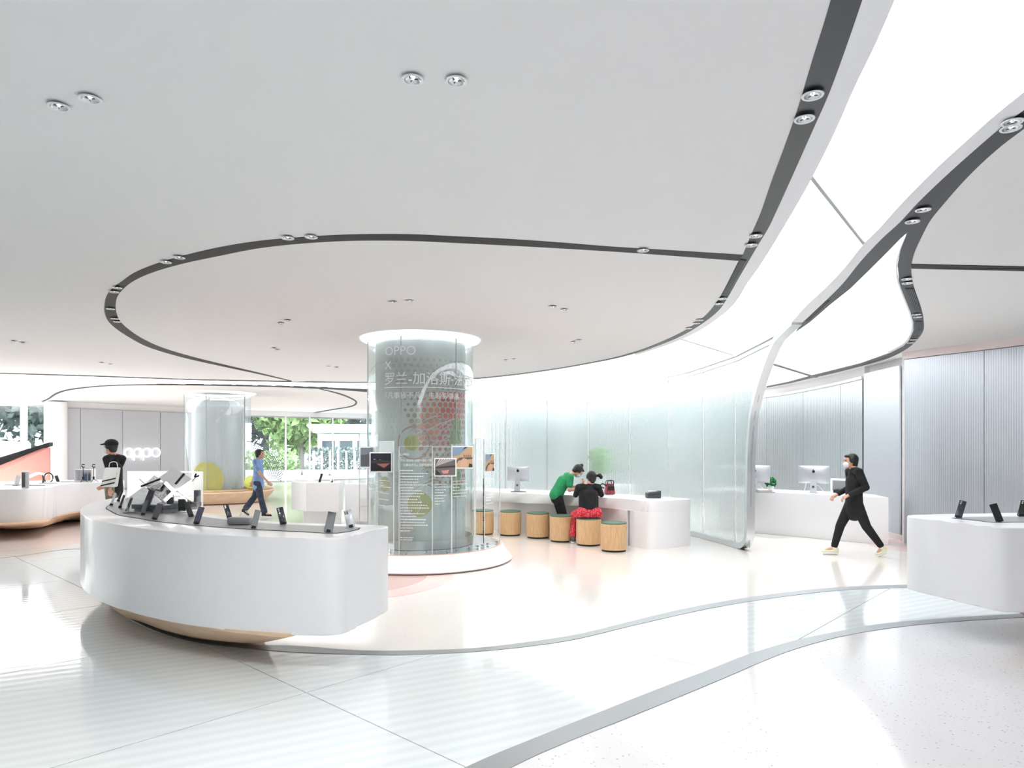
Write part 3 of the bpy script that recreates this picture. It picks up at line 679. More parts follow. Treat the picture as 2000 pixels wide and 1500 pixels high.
tb2 = table('display_table', 'white display table at the right edge of the picture, holding black phones', o2, 1.0, .30, base_pair(b2, b2t), tr2, 'crescent display tables')
o3 = cat_(spline([(-11.4,12.1),(-9.6,11.95),P(0,955.9,.9),P(45,955.2,.9),P(64,954.2,.9),P(88,952.2,.9),P(102,950.6,.9),P(112,948,.9),P(155,943,.9),P(193,942,.9),(-8.55,14.9),(-8.7,15.3),(-9.3,15.6),(-10.4,15.2),(-11.6,14),(-12,12.8)], 4, True))
b3 = cat_(spline([P(16,1026),P(38.7,1033.5),P(81,1031.5),P(91,1027.5),P(155,1014),(-9.0,15.1),(-9.7,15.1),(-10.4,14.4),(-10.5,13.6)], 5, True))
b3t = cat_(spline([P(4,1023.5,.31),P(40,1021.5,.31),P(84,1019,.31),P(108,1008,.31),P(160,998,.31),(-8.75,15.1),(-9.4,15.4),(-10.7,14.6),(-11,13.2)], 5, True))
tb3 = table('display_table', 'white display table on a wooden base at the left edge, with stands and speaker', o3, .9, .30, base_pair(b3, b3t), None, 'crescent display tables')
# white counters further back
tb4 = table('counter', 'white counter behind the lit X-shaped display, below the wall logo', [P(250,922,1),P(312,922.4,1),P(378,923.5,1),(-8.1,17.9),(-9.2,18.2),(-10.2,18.1)], 1.0, 0, None, None)
f5a, f5b = P(598,943,.9), P(662,943,.9)
tb5 = table('counter', 'white box counter with two leaning phones, before the glass front', [f5a, f5b, (f5b[0]-.02,f5b[1]+.45), (f5a[0]-.75, f5a[1]+1.5), (f5a[0]-.5, f5a[1]+.6)], .9, .3, None, None)
prism('base', [(f5a[0]-.1,f5a[1]+.15),(f5b[0]-.05,f5b[1]+.15),(f5b[0]-.05,f5b[1]+.42),(f5a[0]-.4,f5a[1]+1.1)], 0, .3, 'white', tb5)
f6 = [P(674,945,.85), P(716,946,.85)]
tb6 = table('counter', 'white counter behind the clear sheets left of the printed column', [f6[0], f6[1], (f6[1][0]+.2,f6[1][1]+.8), (f6[0][0]+.15, f6[0][1]+.8)], .85, .05, None, None)

# service counter with knee recess
svc = thing('service_counter', 'long white service counter with a row of wooden stools before it', 'counter', (0,0,0))
ch = .78
ft = [(-2.1,14.5),P(880,955.2,ch),P(930,957.2,ch),P(977,961,ch),P(1090,966,ch),P(1171,970.5,ch),P(1240,976,ch),P(1258,977.6,ch),P(1270,978.3,ch),P(1290,978,ch),P(1347,974.6,ch)]
bt_ = [P(1347,974,ch),P(1330,972.4,ch),P(1308,970.8,ch),P(1188,963.4,ch),P(1060,957.2,ch),P(960,953.2,ch),(-1.9,15.3)]
top = cat_(spline(pts := [tuple(p) for p in ft+bt_], 4, True))
prism('worktop', top, ch-.19, ch, 'white', svc, bev=.01, seg=2)
fr_ = spline([(-1.95,14.75),(-.75,13.9),P(1015,1041),(.9,12.75),(1.5,12.25),P(1225,1066.5)], 5)
bk_ = [Vector(p) for p in bt_[::-1]]
bk_ = spline([(-1.85,15.05),(-.5,14.45),(.3,13.9),(1.2,13.1),(1.9,12.4),(2.2,12.1)], 5)
bk_ = [Vector((p.x+.08, p.y+.1)) for p in bk_]
ribbon('back_panel', fr_, bk_, 0, ch-.189, 'white', svc, n=60)
endp = cat_(spline([P(1236,975.9,ch),P(1246,976.7,ch),P(1258,977.7,ch),P(1270,978.35,ch),P(1290,978.1,ch),P(1347,974.65,ch),P(1346.6,974.1,ch),P(1330,972.6,ch),P(1308,971.1,ch),(2.35,12.1),(2.0,12.25),(1.95,11.8)], 3, True))
prism('end_block', endp, 0, ch-.185, 'white', svc, bev=0)

# reception desk on the right, behind the walking visitor
a_, b_ = Vector(P(1400,1034)), Vector(P(1735,1064.8)); dd = (b_-a_).normalized(); bkv = Vector((-dd.y, dd.x))
dsk = thing('reception_desk', 'white reception desk with two computers, behind the walking figure', 'desk', (0,0,0))
ee = [a_, b_, Vector((6.5,12.2)), Vector((6.45,12.6)), b_+bkv*.95-dd*.9, a_+bkv*.8]
prism('body', [tuple(p) for p in ee], 0, .80, 'white', dsk, bev=.008)

# ============================================================ stools
def make_stool(label):
    t = thing('stool', label, 'stool', (0,0,0), group='round wooden stools at the service counter')
    bm = bmesh.new(); lathe(bm, [(.0,.03),(.208,.03),(.21,.04),(.21,.43),(.205,.437),(0,.437)], 48); obj('drum', bm, 'wood', t)
    bm = bmesh.new(); lathe(bm, [(0,.0),(.19,.0),(.19,.032),(0,.032)], 40); obj('foot_ring', bm, 'blackm', t)
    bm = bmesh.new(); lathe(bm, [(0,.436),(.2,.436),(.206,.444),(.2,.456),(.17,.461),(0,.463)], 48); obj('seat_pad', bm, 'green', t)
    return t
slabels = ['wooden drum stool with green pad nearest the camera, right end of the row','wooden drum stool the woman in black sits on','wooden drum stool in front of the person in the green shirt','wooden drum stool just left of the person in the green shirt','wooden drum stool just right of the clear exhibition sheets','wooden drum stool seen through the clear exhibition sheets']
st0 = make_stool(slabels[0]); stools = []
for i, (x, y) in enumerate([(1197.5,1077),(1149,1065.5),(1096.5,1058),(1050.5,1051),(996,1046),(943,1044)]):
    o = st0 if i == 0 else copy_tree(st0); d = F*EYE/(y-HY)+.08; o.location = ((x-1000)/F*(d+.06), d, 0); o['label'] = slabels[i]; stools.append(o); o.rotation_euler.z = i*1.3

M['scr_blue'] = mat('lit_blue_screen', (40,44,70), .1, coat=1, emit='#3c4278', es=.06)
# phones: each leans within the picture plane as seen, so give a direct axis per phone
def phone2(label, foot, top, w, depthlean, front, back, showback=False, group='phones on the crescent table', h=None):
    """foot / top: world points of lower and upper middle; face normal turned to the viewer or away"""
    a, b = Vector(foot), Vector(top); up = (b-a).normalized(); hgt = (b-a).length
    view = Vector((0,0,EYE))-a; nrm = (view-up*view.dot(up)).normalized(); q = Matrix.Rotation(depthlean, 3, up); nrm = q@nrm
    side = up.cross(nrm); B = Matrix((side, nrm, up)).transposed()      # local x side, y normal to viewer, z up
    t = thing('phone', label, 'phone', tuple(a), 0, group)
    s = -1 if showback else 1
    def fin(bm, name, m, par=t):
        for v in bm.verts: v.co = B@v.co
        return obj(name, bm, m, par)
    bm = bmesh.new(); bx(bm, (0,0,hgt/2), (w,.009,hgt), bev=.003); fin(bm, 'body', back)
    bm = bmesh.new(); bx(bm, (0,s*.0052,hgt/2), (w*.92,.0014,hgt*.95)); fin(bm, 'screen', front)
    bm = bmesh.new(); bx(bm, (s*w*.2,-s*.006,hgt*.85), (w*.4,.003,hgt*.19), bev=.001); cp = fin(bm, 'camera_plate', 'blackm')
    bm = bmesh.new()
    for k in (0,1): cyl(bm, (s*w*.2,-s*.008,hgt*(.8+.1*k)), .008, .003, 12, axis=(0,1,0))
    fin(bm, 'lens', 'lens', cp)
    bm = bmesh.new(); bx(bm, (0,-.008,.012), (.034,.03,.024), bev=.003); fin(bm, 'stand', 'blackm')
    return t
def php(fx, fy, tx, ty, z, w, label, twist=0, front='screen', back='black', sb=False, group='phones on the crescent table'):
    f = P(fx, fy, z); d = f[1]; foot = (f[0], f[1], z+.003)
    # the top leans away a little too
    w = w*.84; h = (fy-ty)/F*d; dd_ = d+.25*h; top = ((tx-1000)/F*dd_, dd_, EYE-(ty-HY)/F*dd_)
    return phone2(label, foot, top, w, twist, front, back, sb, group)
php(217,988,225.6,963,1,.03,'slim white phone standing at the far left tip of the crescent table',.0,'silver','silver')
php(230.6,980,238,961,1,.03,'dark phone at the walking man\'s fingertips on the crescent table')
php(234,993,243,967,1,.028,'dark phone just right of the slim white phone on the crescent table')
php(247,1000,258,971,1,.032,'dark phone leaning right, left of the clear box on the crescent table')
php(279,1007,287,976,1,.04,'blue-grey phone in front of the clear box on the crescent table',0,'greyd','bluedark')
php(301,1016,313,984,1,.06,'grey phone with wide screen at the front foot of the lit X display',0,'greyd','greyd')
php(374,1010,364,980,1,.056,'black phone leaning left beneath the right arm of the X display')
php(383,1024.5,394,990,1,.06,'black phone with a blue pattern on its screen, right of the X display',0,'scr_blue','black')
php(449,1013,441,986,1,.055,'blue-black phone seen from its back beside the clear lettered plate',0,'screen','bluedark',True)
php(495,1033,504,996,1,.056,'black phone standing in front of the clear lettered plate')
php(554,1025,546,991,1,.066,'black phone showing its back, alone between the plate and the right corner',0,'screen','bluedark',True)
php(641,1040.5,649,1000,1,.077,'black phone with dark glossy screen nearest the right corner of the crescent table')
php(686,1031,678,996,1,.078,'silver phone seen from its back at the right end of the crescent table',0,'screen','silver',True)
g2_ = 'phones on the right-hand table'
php(1871,1012,1881,978,1,.07,'black phone leaning right, leftmost on the right-hand table',0,'screen','bluedark',True,g2_)
php(1953,1020,1939,984,1,.07,'black phone leaning left with lines of text on its screen, on the right-hand table',0,'screen','black',False,g2_)
php(1993,1009,2001,978,1,.07,'black phone cut by the right picture edge',0,'screen','black',True,g2_)
php(624,942,629,925,.9,.06,'left of two dark phones leaning on the white box counter',0,'screen','black',False,'phones on the white box counter')
php(649,942,643,926,.9,.06,'right of two dark phones leaning on the white box counter',0,'screen','black',False,'phones on the white box counter')
php(114,941.5,109.5,929,.9,.07,'dark phone propped up on the left table beside the ring stand',0,'screen','black',False,'devices on the left table')
# clear plate with grey foot
sg = thing('sign_stand', 'grey block holding a clear plate with a white letter on the crescent table', 'sign', (*P(466,1026,1), 1.004))
d0 = P(466,1026,1)[1]; k = d0/F
boxo('foot', (0,.03,.032), (44*k,.08,.06), 'grey', sg, bev=.012)
boxo('plate', (4*k,.03,.1), (41*k,.006,.085), 'acrylic', sg, bev=.002)
bm = text_mesh('A', .05)
for v in bm.verts: v.co = Vector((v.co.x+2*k-.012, .025, v.co.y+.07))
obj('letter', bm, 'print', sg, smooth=False)
# ---------------- lit X display
xd = thing('x_display', 'X-shaped display stand edged with white light tubes on the crescent table', 'display', (*P(340,1000,1), 1.004))
O = Vector(at(344.5,959,7.0))-Vector(xd.location)
ax = Vector(at(311,934,7.6))-Vector(at(344.5,959,7.0))            # axis runs back and to the left
dx = Vector((1,.12,0)).normalized(); upv = Vector((0,0,1))
s = .0053
def wing(dxp, dyp, name, m, f0=0.0, f1=1.0, th=.008, parent=xd):
    e = dx*dxp*s+upv*(-dyp)*s
    n = e.cross(ax).normalized()*th
    A_ = O+ax*f0; B_ = O+ax*f1; bm = bmesh.new()
    q = [A_, A_+e, B_+e, B_]; v0 = [bm.verts.new(p) for p in q]; v1 = [bm.verts.new(p+n) for p in q]
    bm.faces.new(v0); bm.faces.new(v1[::-1])
    for i in range(4): bm.faces.new((v0[i], v0[(i+1) % 4], v1[(i+1) % 4], v1[i]))
    return obj(name, bm, m, parent, smooth=False)
M['xpic'] = noise_color(mat('etched_picture', (96,108,118), .15, coat=1), (70,80,90), (198,206,212), 16, 6, .42, .62)
wing(-26,21,'picture_wing','xpic'); wing(-24,-19,'clear_wing','acrylic',0,.9); wing(30,-22,'white_wing','print'); wing(38,31,'grey_wing','greyd',-.1,.55)
def quad(name, pts, m):
    L_ = Vector(xd.location); bm = bmesh.new(); v0 = [bm.verts.new(Vector(at(*q))-L_) for q in pts]; v1 = [bm.verts.new(v.co+Vector((.0,.008,.004))) for v in v0]
    bm.faces.new(v0); bm.faces.new(v1[::-1])
    for i in range(4): bm.faces.new((v0[i], v0[(i+1) % 4], v1[(i+1) % 4], v1[i]))
    return obj(name, bm, m, xd, smooth=False)
quad('white_plate', [(281,950,7.5),(313,980,6.95),(298,991,6.85),(244,977,7.35)], 'print')
quad('picture_panel', [(279,949,7.6),(301,929,7.8),(322,941,7.35),(312,957,7.25)], 'xpic')
quad('white_plate', [(334,925,7.7),(375,923,7.6),(368,944,7.1),(333,946,7.2)], 'print')
def lt(pts, name='light_tube', m='tube', r=.017):
    return tubeo(name, [O+dx*a*s+upv*(-b)*s-ax*.02 for a, b in pts], r, m, xd, 10)
lt([(-21,-17),(-5,0),(-5,1),(-21,17)]); lt([(28,-18),(5,0),(5,1),(22,18)])
lt([(-65,-10),(-30,-24)], 'arm', 'blackm', .01); lt([(-2,-14),(14,-34)], 'arm', 'blackm', .012); lt([(28,-18),(36,-28)], 'arm', 'seam', .006)
lt([(33,-27),(36,-34)], 'clip', 'blackm', .008); lt([(33,-27),(41,-30)], 'clip', 'blackm', .008)
lt([(-68,-24),(-20,22)], 'frame_edge', 'seam', .004); lt([(-20,22),(2,50)], 'frame_edge', 'seam', .004)
bs = boxo('base_block', (-.13,.12,.055), (.42,.5,.045), 'greyd', xd, bev=.004, rz=-.35); boxo('base_block', (-.13,.12,.016), (.38,.46,.03), 'grey', xd, rz=-.35)
boxo('post', (-.1,.12,.14), (.05,.05,.15), 'greyd', xd); boxo('post', (.1,.3,.1), (.05,.05,.2), 'greyd', xd)
boxo('strut', (-.2,-.12,.12), (.06,.02,.24), 'greyd', xd, rot=Matrix.Rotation(.4, 3, 'Y'))
cb = thing('acrylic_box', 'small clear acrylic box on the crescent table before the X display', 'box', (*P(262,1003,1), 1.004))
boxo('cover', (0,.1,.075), (.24,.2,.15), 'acrylic', cb, rz=.3); boxo('floor_plate', (0,.1,.006), (.25,.21,.012), 'grey', cb, rz=.3)
cb2 = thing('acrylic_box', 'clear acrylic box holding cards, under the right arm of the X display', 'box', (*P(352,1003,1), 1.004))
boxo('cover', (0,.12,.08), (.24,.16,.16), 'acrylic', cb2, rz=.2); boxo('card', (-.04,.12,.07), (.07,.01,.12), 'blackm', cb2, rz=.2); boxo('card', (.03,.11,.07), (.02,.01,.12), mat('lime_card', (190,206,90), .6), cb2, rz=.2)

# ---------------- things on the left table
g3 = 'devices on the left table'
def lp(x, y, z=.9): p = P(x, y, z); return (p[0], p[1], z)
t = thing('speaker', 'tall silver block speaker on the left table', 'speaker', lp(49,954), .5, g3)
boxo('body', (0,.05,.155), (.11,.11,.31), 'silver', t, bev=.01); boxo('grille', (-.02,-.007,.155), (.05,.004,.26), 'greyd', t)
pads = [((25,950),'white charging pad at the far left of the left table'),((70,951),'white display pad between the silver speaker and the ring stand'),((93,946.5),'white display pad under the ring stand on the left table'),((128,943.5),'white display pad under the propped dark phone on the left table'),((155,942),'white display pad under the thin tripods on the left table')]
for (x, y), lb in pads:
    o = boxo('pad', (0,0,.012), (.34,.22,.024), 'print', None, bev=.008); o.location = lp(x, y-2); o.location[1] += .12; tag(o, lb, 'pad', 'white display pads on the left table')
t = thing('ring_stand', 'dark ring-shaped watch stand on the left table', 'stand', lp(95,943.5), .3, g3)
bm = bmesh.new(); tube(bm, [(.08*math.cos(a), 0, .11+.1*math.sin(a)) for a in [k*PI/9-PI/2 for k in range(17)]], .012, 8); obj('ring', bm, 'blackm', t); boxo('foot', (0,0,.008), (.12,.1,.016), 'print', t, bev=.004)
t = thing('watch_stand', 'small watch stand left of the dark ring on the left table', 'stand', lp(84,944.5), 0, g3)
bm = bmesh.new(); tube(bm, [(0,0,0),(.02,0,.09),(-.01,0,.17)], [.02,.022,.014], 8); obj('strap', bm, 'greyd', t); boxo('foot', (0,0,.008), (.1,.08,.016), 'print', t, bev=.004)
t = thing('card_stand', 'thin white card leaning on its pad at the far left of the left table', 'stand', lp(33,948.5), 0, g3)
boxo('card', (.02,0,.11), (.09,.008,.18), 'print', t, rot=Matrix.Rotation(.25, 3, 'Y')); boxo('foot', (0,0,.01), (.1,.1,.02), 'seam', t)
t = thing('box_frame', 'white box frame with bottles behind the tripod on the left table', 'frame', lp(158,941.5), .0, g3); 
fw = .36; fh = .26
for c, sz in (((0,.15,fh), (fw,.14,.015)), ((0,.15,.012), (fw,.14,.02)), ((-fw/2,.15,fh/2), (.015,.14,fh)), ((fw/2,.15,fh/2), (.015,.14,fh))): boxo('panel', c, sz, 'print', t)
boxo('back_panel', (0,.22,fh/2), (fw,.01,fh), 'white', t)
for i, (x, c) in enumerate(((-.02,(90,140,190)),(.02,(90,100,120)),(.09,(80,86,100)))):
    bm = bmesh.new(); cyl(bm, (0,0,.07), .018, .14, 14); cyl(bm, (0,0,.155), .01, .03, 12)
    o = obj('bottle', bm, mat('bottle%d' % i, c, .3)); o.location = Vector(t.location)+Vector((x,.14,.022)); tag(o, ['light blue bottle in the white box frame','grey-blue bottle in the white box frame, middle of three','grey bottle in the white box frame, right of the blue one'][i], 'bottle', 'bottles in the box frame')
for (x, lb) in ((162.5,'black phone tripod in front of the white box frame on the left table'),(183,'black phone tripod nearest the man in the cap, on the left table')):
    t = thing('tripod', lb, 'tripod', lp(x,941.5), 0, 'phone tripods on the left table')
    tubeo('pole', [(0,0,.05),(0,0,.3)], .007, 'blackm', t)
    for k in range(3): tubeo('leg', [(0,0,.07),(.09*math.cos(k*2.1+.5),.09*math.sin(k*2.1+.5),.004)], .006, 'blackm', t, 6)
    bm = bmesh.new(); bx(bm, (0,0,.09), (.03,.03,.05), bev=.004); obj('hinge', bm, 'blackm', t)
    bm = bmesh.new(); tube(bm, [(.03,0,.37),(-.02,0,.375),(-.03,0,.34),(.0,0,.31),(.03,0,.325)], .011, 8); obj('phone_clamp', bm, 'blackm', t)

# ---------------- computers
def computer(label, loc, rz, w=.52):
    t = thing('computer', label, 'computer', loc, rz, 'white all-in-one computers')
    h = w*.62
    bm = bmesh.new(); n = 14; rows = []
    for j in range(n+1):           # back shell bulging out at the middle
        row = []
        for i in range(n+1):
            a, b = i/n*2-1, j/n*2-1; row.append(bm.verts.new((a*w/2, -.012-.04*(1-a**2)**.8*(1-b**2)**.6, .34+b*h/2-.02*0)))
        rows.append(row)
    for j in range(n):
        for i in range(n): bm.faces.new((rows[j][i], rows[j][i+1], rows[j+1][i+1], rows[j+1][i]))
    obj('back_shell', bm, 'silver', t)
    boxo('screen', (0,.0,.34), (w,.022,h), 'print', t, bev=.006)
    boxo('glass', (0,.0125,.35), (w*.96,.003,h*.86), 'screen', t)
    bm = bmesh.new(); b0 = [(-.05,-.06,.26),(.05,-.06,.26),(.06,-.10,.012),(-.06,-.10,.012)]
    v0 = [bm.verts.new(p) for p in b0]; v1 = [bm.verts.new((p[0], p[1]-.008, p[2])) for p in b0]; bm.faces.new(v0); bm.faces.new(v1[::-1])
    for i in range(4): bm.faces.new((v0[i], v0[(i+1) % 4], v1[(i+1) % 4], v1[i]))
    bx(bm, (0,-.02,.006), (.15,.17,.012), bev=.003); so = obj('stand', bm, 'silver', t, smooth=False)
    bm = bmesh.new(); cyl(bm, (0,-.098,.12), .022, .006, 20, axis=(0,-.98,.16)); obj('cable_hole', bm, 'greyd', so)
    # fruit-shaped maker's mark: two lobes with a bite and a leaf
    bm = bmesh.new(); pts = []
    for k in range(40):
        a = k/40*2*PI; r = .026*(1-.12*math.cos(2*a+PI)*0-.16*max(0, math.sin(a))**8-.1*max(0, -math.sin(a))**10); x, z = r*math.cos(a), r*1.05*math.sin(a)
        dxx = x-.033; dz = z-.004
        if dxx*dxx+dz*dz < .013**2: x = .033-math.sqrt(max(0, .013**2-dz*dz))
        pts.append((-x, z))
    vs = [bm.verts.new((x, -.0545, .40+z)) for x, z in pts]; bm.faces.new(vs); r_ = bmesh.ops.extrude_face_region(bm, geom=bm.faces[:])
    for v in r_['geom']:
        if isinstance(v, bmesh.types.BMVert): v.co.y -= .004
    vs = [bm.verts.new((-.004+.006*math.cos(a)+.004*math.sin(a), -.058, .436+.011*math.sin(a))) for a in [k*PI/6 for k in range(12)]]; bm.faces.new(vs)
    bmesh.ops.triangulate(bm, faces=[f for f in bm.faces if len(f.verts) > 4]); obj('emblem', bm, 'blackm', t, smooth=False)
    cu = [(-.12,-.02,.2),(-.17,-.1,.03),(-.26,-.12,.006)]; tubeo('cable', [tuple(p) for p in spline(cu, 6)], .004, 'print', t)
    cu = [(.06,-.04,.16),(.16,-.1,.06),(.2,-.16,.006)]; tubeo('cable', [tuple(p) for p in spline(cu, 6)], .004, 'print', t)
    return t
dz = .80
pA = P(1594,963.5,dz); computer('white all-in-one computer seen from behind, centre of the reception desk', (pA[0], pA[1]+.1, dz), math.atan2(dd.y, dd.x)+.25, .53)
pB = P(1480,961.5,dz); computer('white all-in-one computer half hidden by the curved steel post', (pB[0], pB[1]+.15, dz), math.atan2(dd.y, dd.x)+.3, .53)
pC = P(1013,959.6,ch); computer('white all-in-one computer on the service counter, left of the green shirt', (pC[0], pC[1]+.12, ch), -.3, .46)
pk = P(1035,961,ch); o = boxo('keyboard', (0,0,.008), (.3,.11,.014), 'greyd', None, bev=.003); o.location = (pk[0]-.22, pk[1]+.0, ch); tag(o, 'thin dark keyboard before the computer on the service counter', 'keyboard')
# desk plant, tray, phone set on the reception desk
pp = P(1509,961,dz); t = thing('potted_plant', 'small green ball-shaped plant in a white pot on the reception desk', 'plant', (pp[0], pp[1]+.1, dz))
bm = bmesh.new(); lathe(bm, [(0,0),(.05,0),(.06,.1),(.055,.1),(.05,.09),(0,.09)], 24); obj('pot', bm, 'print', t)
M['leafb'] = noise_color(mat('bright_leaf', (20,130,70), .5), (16,112,58), (40,158,88), 40, 2)
bm = bmesh.new(); rnd = random.Random(3)
for i in range(260):
    th, phh = rnd.random()*2*PI, math.acos(2*rnd.random()-1); p = Vector((math.sin(phh)*math.cos(th), math.sin(phh)*math.sin(th), math.cos(phh)))*.1*(.75+.3*rnd.random())+Vector((0,0,.18))
    q = Matrix.Rotation(rnd.random()*6, 3, (rnd.random()-.5, rnd.random()-.5, rnd.random()-.5)); bm.faces.new([bm.verts.new(p+q@Vector(v)*.05) for v in ((-.5,0,0),(0,-.35,.08),(.5,0,0),(0,.35,.08))])
obj('foliage', bm, 'leafb', t, smooth=False, recalc=False)
pp = P(1496,962.5,dz); t = thing('paper_tray', 'low tray of papers beside the steel post on the reception desk', 'tray', (pp[0], pp[1]-.0, dz), .0)
boxo('tray', (0,.05,.01), (.3,.2,.02), 'seam', t); boxo('papers', (-.02,.05,.035), (.24,.17,.03), mat('paper_stack', (196,186,172), .8), t)
tubeo('handle', [(.14,.0,.0),(.14,.0,.12),(.04,.0,.13)], .005, 'print', t)
pp = P(1652,963,dz); t = thing('desk_frame', 'white framed desk display with a card machine, behind the walking figure', 'frame', (pp[0], pp[1]+.1, dz), math.atan2(dd.y, dd.x))
boxo('frame', (0,0,.13), (.46,.02,.26), 'print', t, bev=.008); boxo('panel', (0,-.011,.13), (.38,.004,.19), 'grey', t); boxo('keypad', (-.08,-.08,.03), (.12,.1,.06), 'blackm', t, bev=.01)
# printer and bag on the service counter
pp = P(1279,973.2,ch); t = thing('printer', 'small dark grey receipt printer on the right end of the service counter', 'printer', (pp[0]+.0, pp[1]-.0, ch), .1)
bm = bmesh.new(); bx(bm, (0,.1,.055), (.235,.18,.11), bev=.015)
for v in bm.verts:
    if v.co.z > .08: v.co.z += .02*(v.co.x/.12)+.0
obj('case', bm, mat('slate', (70,74,80), .45), t); boxo('paper_slot', (-.02,.08,.118), (.14,.06,.012), 'print', t); boxo('lid_line', (0,.008,.07), (.22,.004,.004), 'blackm', t)
# ============================================================ fluted glass partition in its curved steel frame
PC_ = spline([(3.62,8.6),(3.74,9.6),(3.78,10.4),(3.72,11.2),(3.56,12.0),(3.3,13.0),(2.9,14.4),(2.37,15.6),(1.27,16.9),(0,17.5),(-.9,17.6),(-2.4,17.8)], 10)
PR = resample(PC_, 300)
def pxx(p): return 1000+F*p[0]/p[1]
def interp(tab, x):
    tab = sorted(tab)
    if x <= tab[0][0]: return tab[0][1]
    for (a, b), (c, d) in zip(tab, tab[1:]):
        if x <= c: return b+(d-b)*(x-a)/(c-a)
    return tab[-1][1]
RAIL = [(820,762),(925,762),(1000,762),(1100,759.5),(1200,751),(1300,735.5),(1340,727),(1372,716.5),(1440,693),(1500,662),(1540,640),(1556,631)]
POST = [(1464,1062),(1466,1000),(1468,900),(1472,830),(1476,800),(1491,739),(1519,669),(1548,638),(1558,630)]
def ztopf(p): return EYE+(HY-interp(RAIL, pxx(p)))/F*p[1]
def zbotf(p):
    x = pxx(p); return .06 if x < 1464 else max(.06, EYE+(HY-interp(POST, x))/F*p[1])
part = thing('glass_partition', 'curved fluted glass partition in a swept steel frame behind the service counter', 'partition', (0,0,0))
seams = [1556,1437,1374.7,1306.7,1230.7,1149.6,1068,987,900,825]
def pcut(x0, x1): return [p for p in PR if min(x0, x1) <= pxx(p) <= max(x0, x1)]
for a, b in zip(seams, seams[1:]):
    ps = pcut(a-.8, b+.8)
    if len(ps) < 2: continue
    bm = bmesh.new(); uvl = bm.loops.layers.uv.verify(); rows = []; Lc = 0
    for i, p in enumerate(ps):
        t = (ps[min(i+1, len(ps)-1)]-ps[max(i-1, 0)]).normalized(); nn = Vector((-t.y, t.x))*.008
        if i: Lc += (p-ps[i-1]).length
        zb, zt = zbotf(p), ztopf(p)-.04
        if zt <= zb: continue
        rows.append(([bm.verts.new((p.x-nn.x, p.y-nn.y, zb)), bm.verts.new((p.x-nn.x, p.y-nn.y, zt)), bm.verts.new((p.x+nn.x, p.y+nn.y, zt)), bm.verts.new((p.x+nn.x, p.y+nn.y, zb))], Lc))
    for (q, la), (r, lb) in zip(rows, rows[1:]):
        for k in range(4):
            f = bm.faces.new((q[k], r[k], r[(k+1) % 4], q[(k+1) % 4]))
            for lp_ in f.loops: lp_[uvl].uv = (la if lp_.vert in q else lb, lp_.vert.co.z)
    bm.faces.new(rows[0][0]); bm.faces.new(rows[-1][0])
    obj('glass_pane', bm, 'fluted', part)
    if b < 1440:
        p = min(PR, key=lambda q: abs(pxx(q)-b)); bm = bmesh.new(); bx(bm, (p.x, p.y, (ztopf(p)+.05)/2), (.014,.014,ztopf(p)-.12)); obj('joint', bm, 'rim', part)
def sweep(name, pts, w, h, m, parent, nrm=None):
    """rectangular bar along pts; w across the partition's plan normal, h in its plane"""
    bm = bmesh.new(); ps = [Vector(p) for p in pts]; n = len(ps); rings = []
    for i, p in enumerate(ps):
        t = (ps[min(i+1, n-1)]-ps[max(i-1, 0)]).normalized()
        nn = nrm(p); v = t.cross(nn).normalized(); rings.append([bm.verts.new(p+nn*a*w/2+v*b*h/2) for a, b in ((-1,-1),(1,-1),(1,1),(-1,1))])
    for a, b in zip(rings, rings[1:]):
        for k in range(4): bm.faces.new((a[k], a[(k+1) % 4], b[(k+1) % 4], b[k]))
    bm.faces.new(rings[0]); bm.faces.new(rings[-1]); return obj(name, bm, m, parent, ang=50)
def pn(p):
    i = min(range(len(PR)), key=lambda k: (PR[k].x-p[0])**2+(PR[k].y-p[1])**2); t = (PR[min(i+1, 299)]-PR[max(i-1, 0)]).normalized(); return Vector((-t.y, t.x, 0))
fpath = []
for p in reversed([q for q in PR if pxx(q) <= 1447]): fpath.append((p.x, p.y, .045))
def onP(x, y):
    p = min(PR, key=lambda q: abs(pxx(q)-x)) ; i = min(range(len(PR)), key=lambda k: abs(pxx(PR[k])-x))
    if i < 299 and i > 0:
        a, b = (PR[i], PR[i+1]) if (pxx(PR[i])-x)*(pxx(PR[i+1])-x) <= 0 else (PR[i-1], PR[i]); t = 0 if abs(pxx(a)-pxx(b)) < 1e-6 else (x-pxx(a))/(pxx(b)-pxx(a)); p = a.lerp(b, t)
    return (p.x, p.y, max(.045, EYE+(HY-y)/F*p.y))
post = spline([onP(1452,1066),onP(1459,1060),onP(1463,1048),onP(1464,1020),onP(1464,980),onP(1465,930),onP(1466,880),onP(1470,830),onP(1474,800),onP(1490,739),onP(1517.5,669),onP(1538,645),onP(1556,628)], 6)
sweep('steel_frame', [Vector(p) for p in fpath+[tuple(q) for q in post]], .13, .085, 'steel', part, pn)
sweep('top_rail', [Vector((p.x, p.y, ztopf(p)-.01)) for p in PR if pxx(p) < 1556], .07, .03, 'alu', part, pn)
sweep('top_rail', [Vector((p.x, p.y, ztopf(p)-.09)) for p in PR if pxx(p) < 1515], .05, .03, 'alu', part, pn)
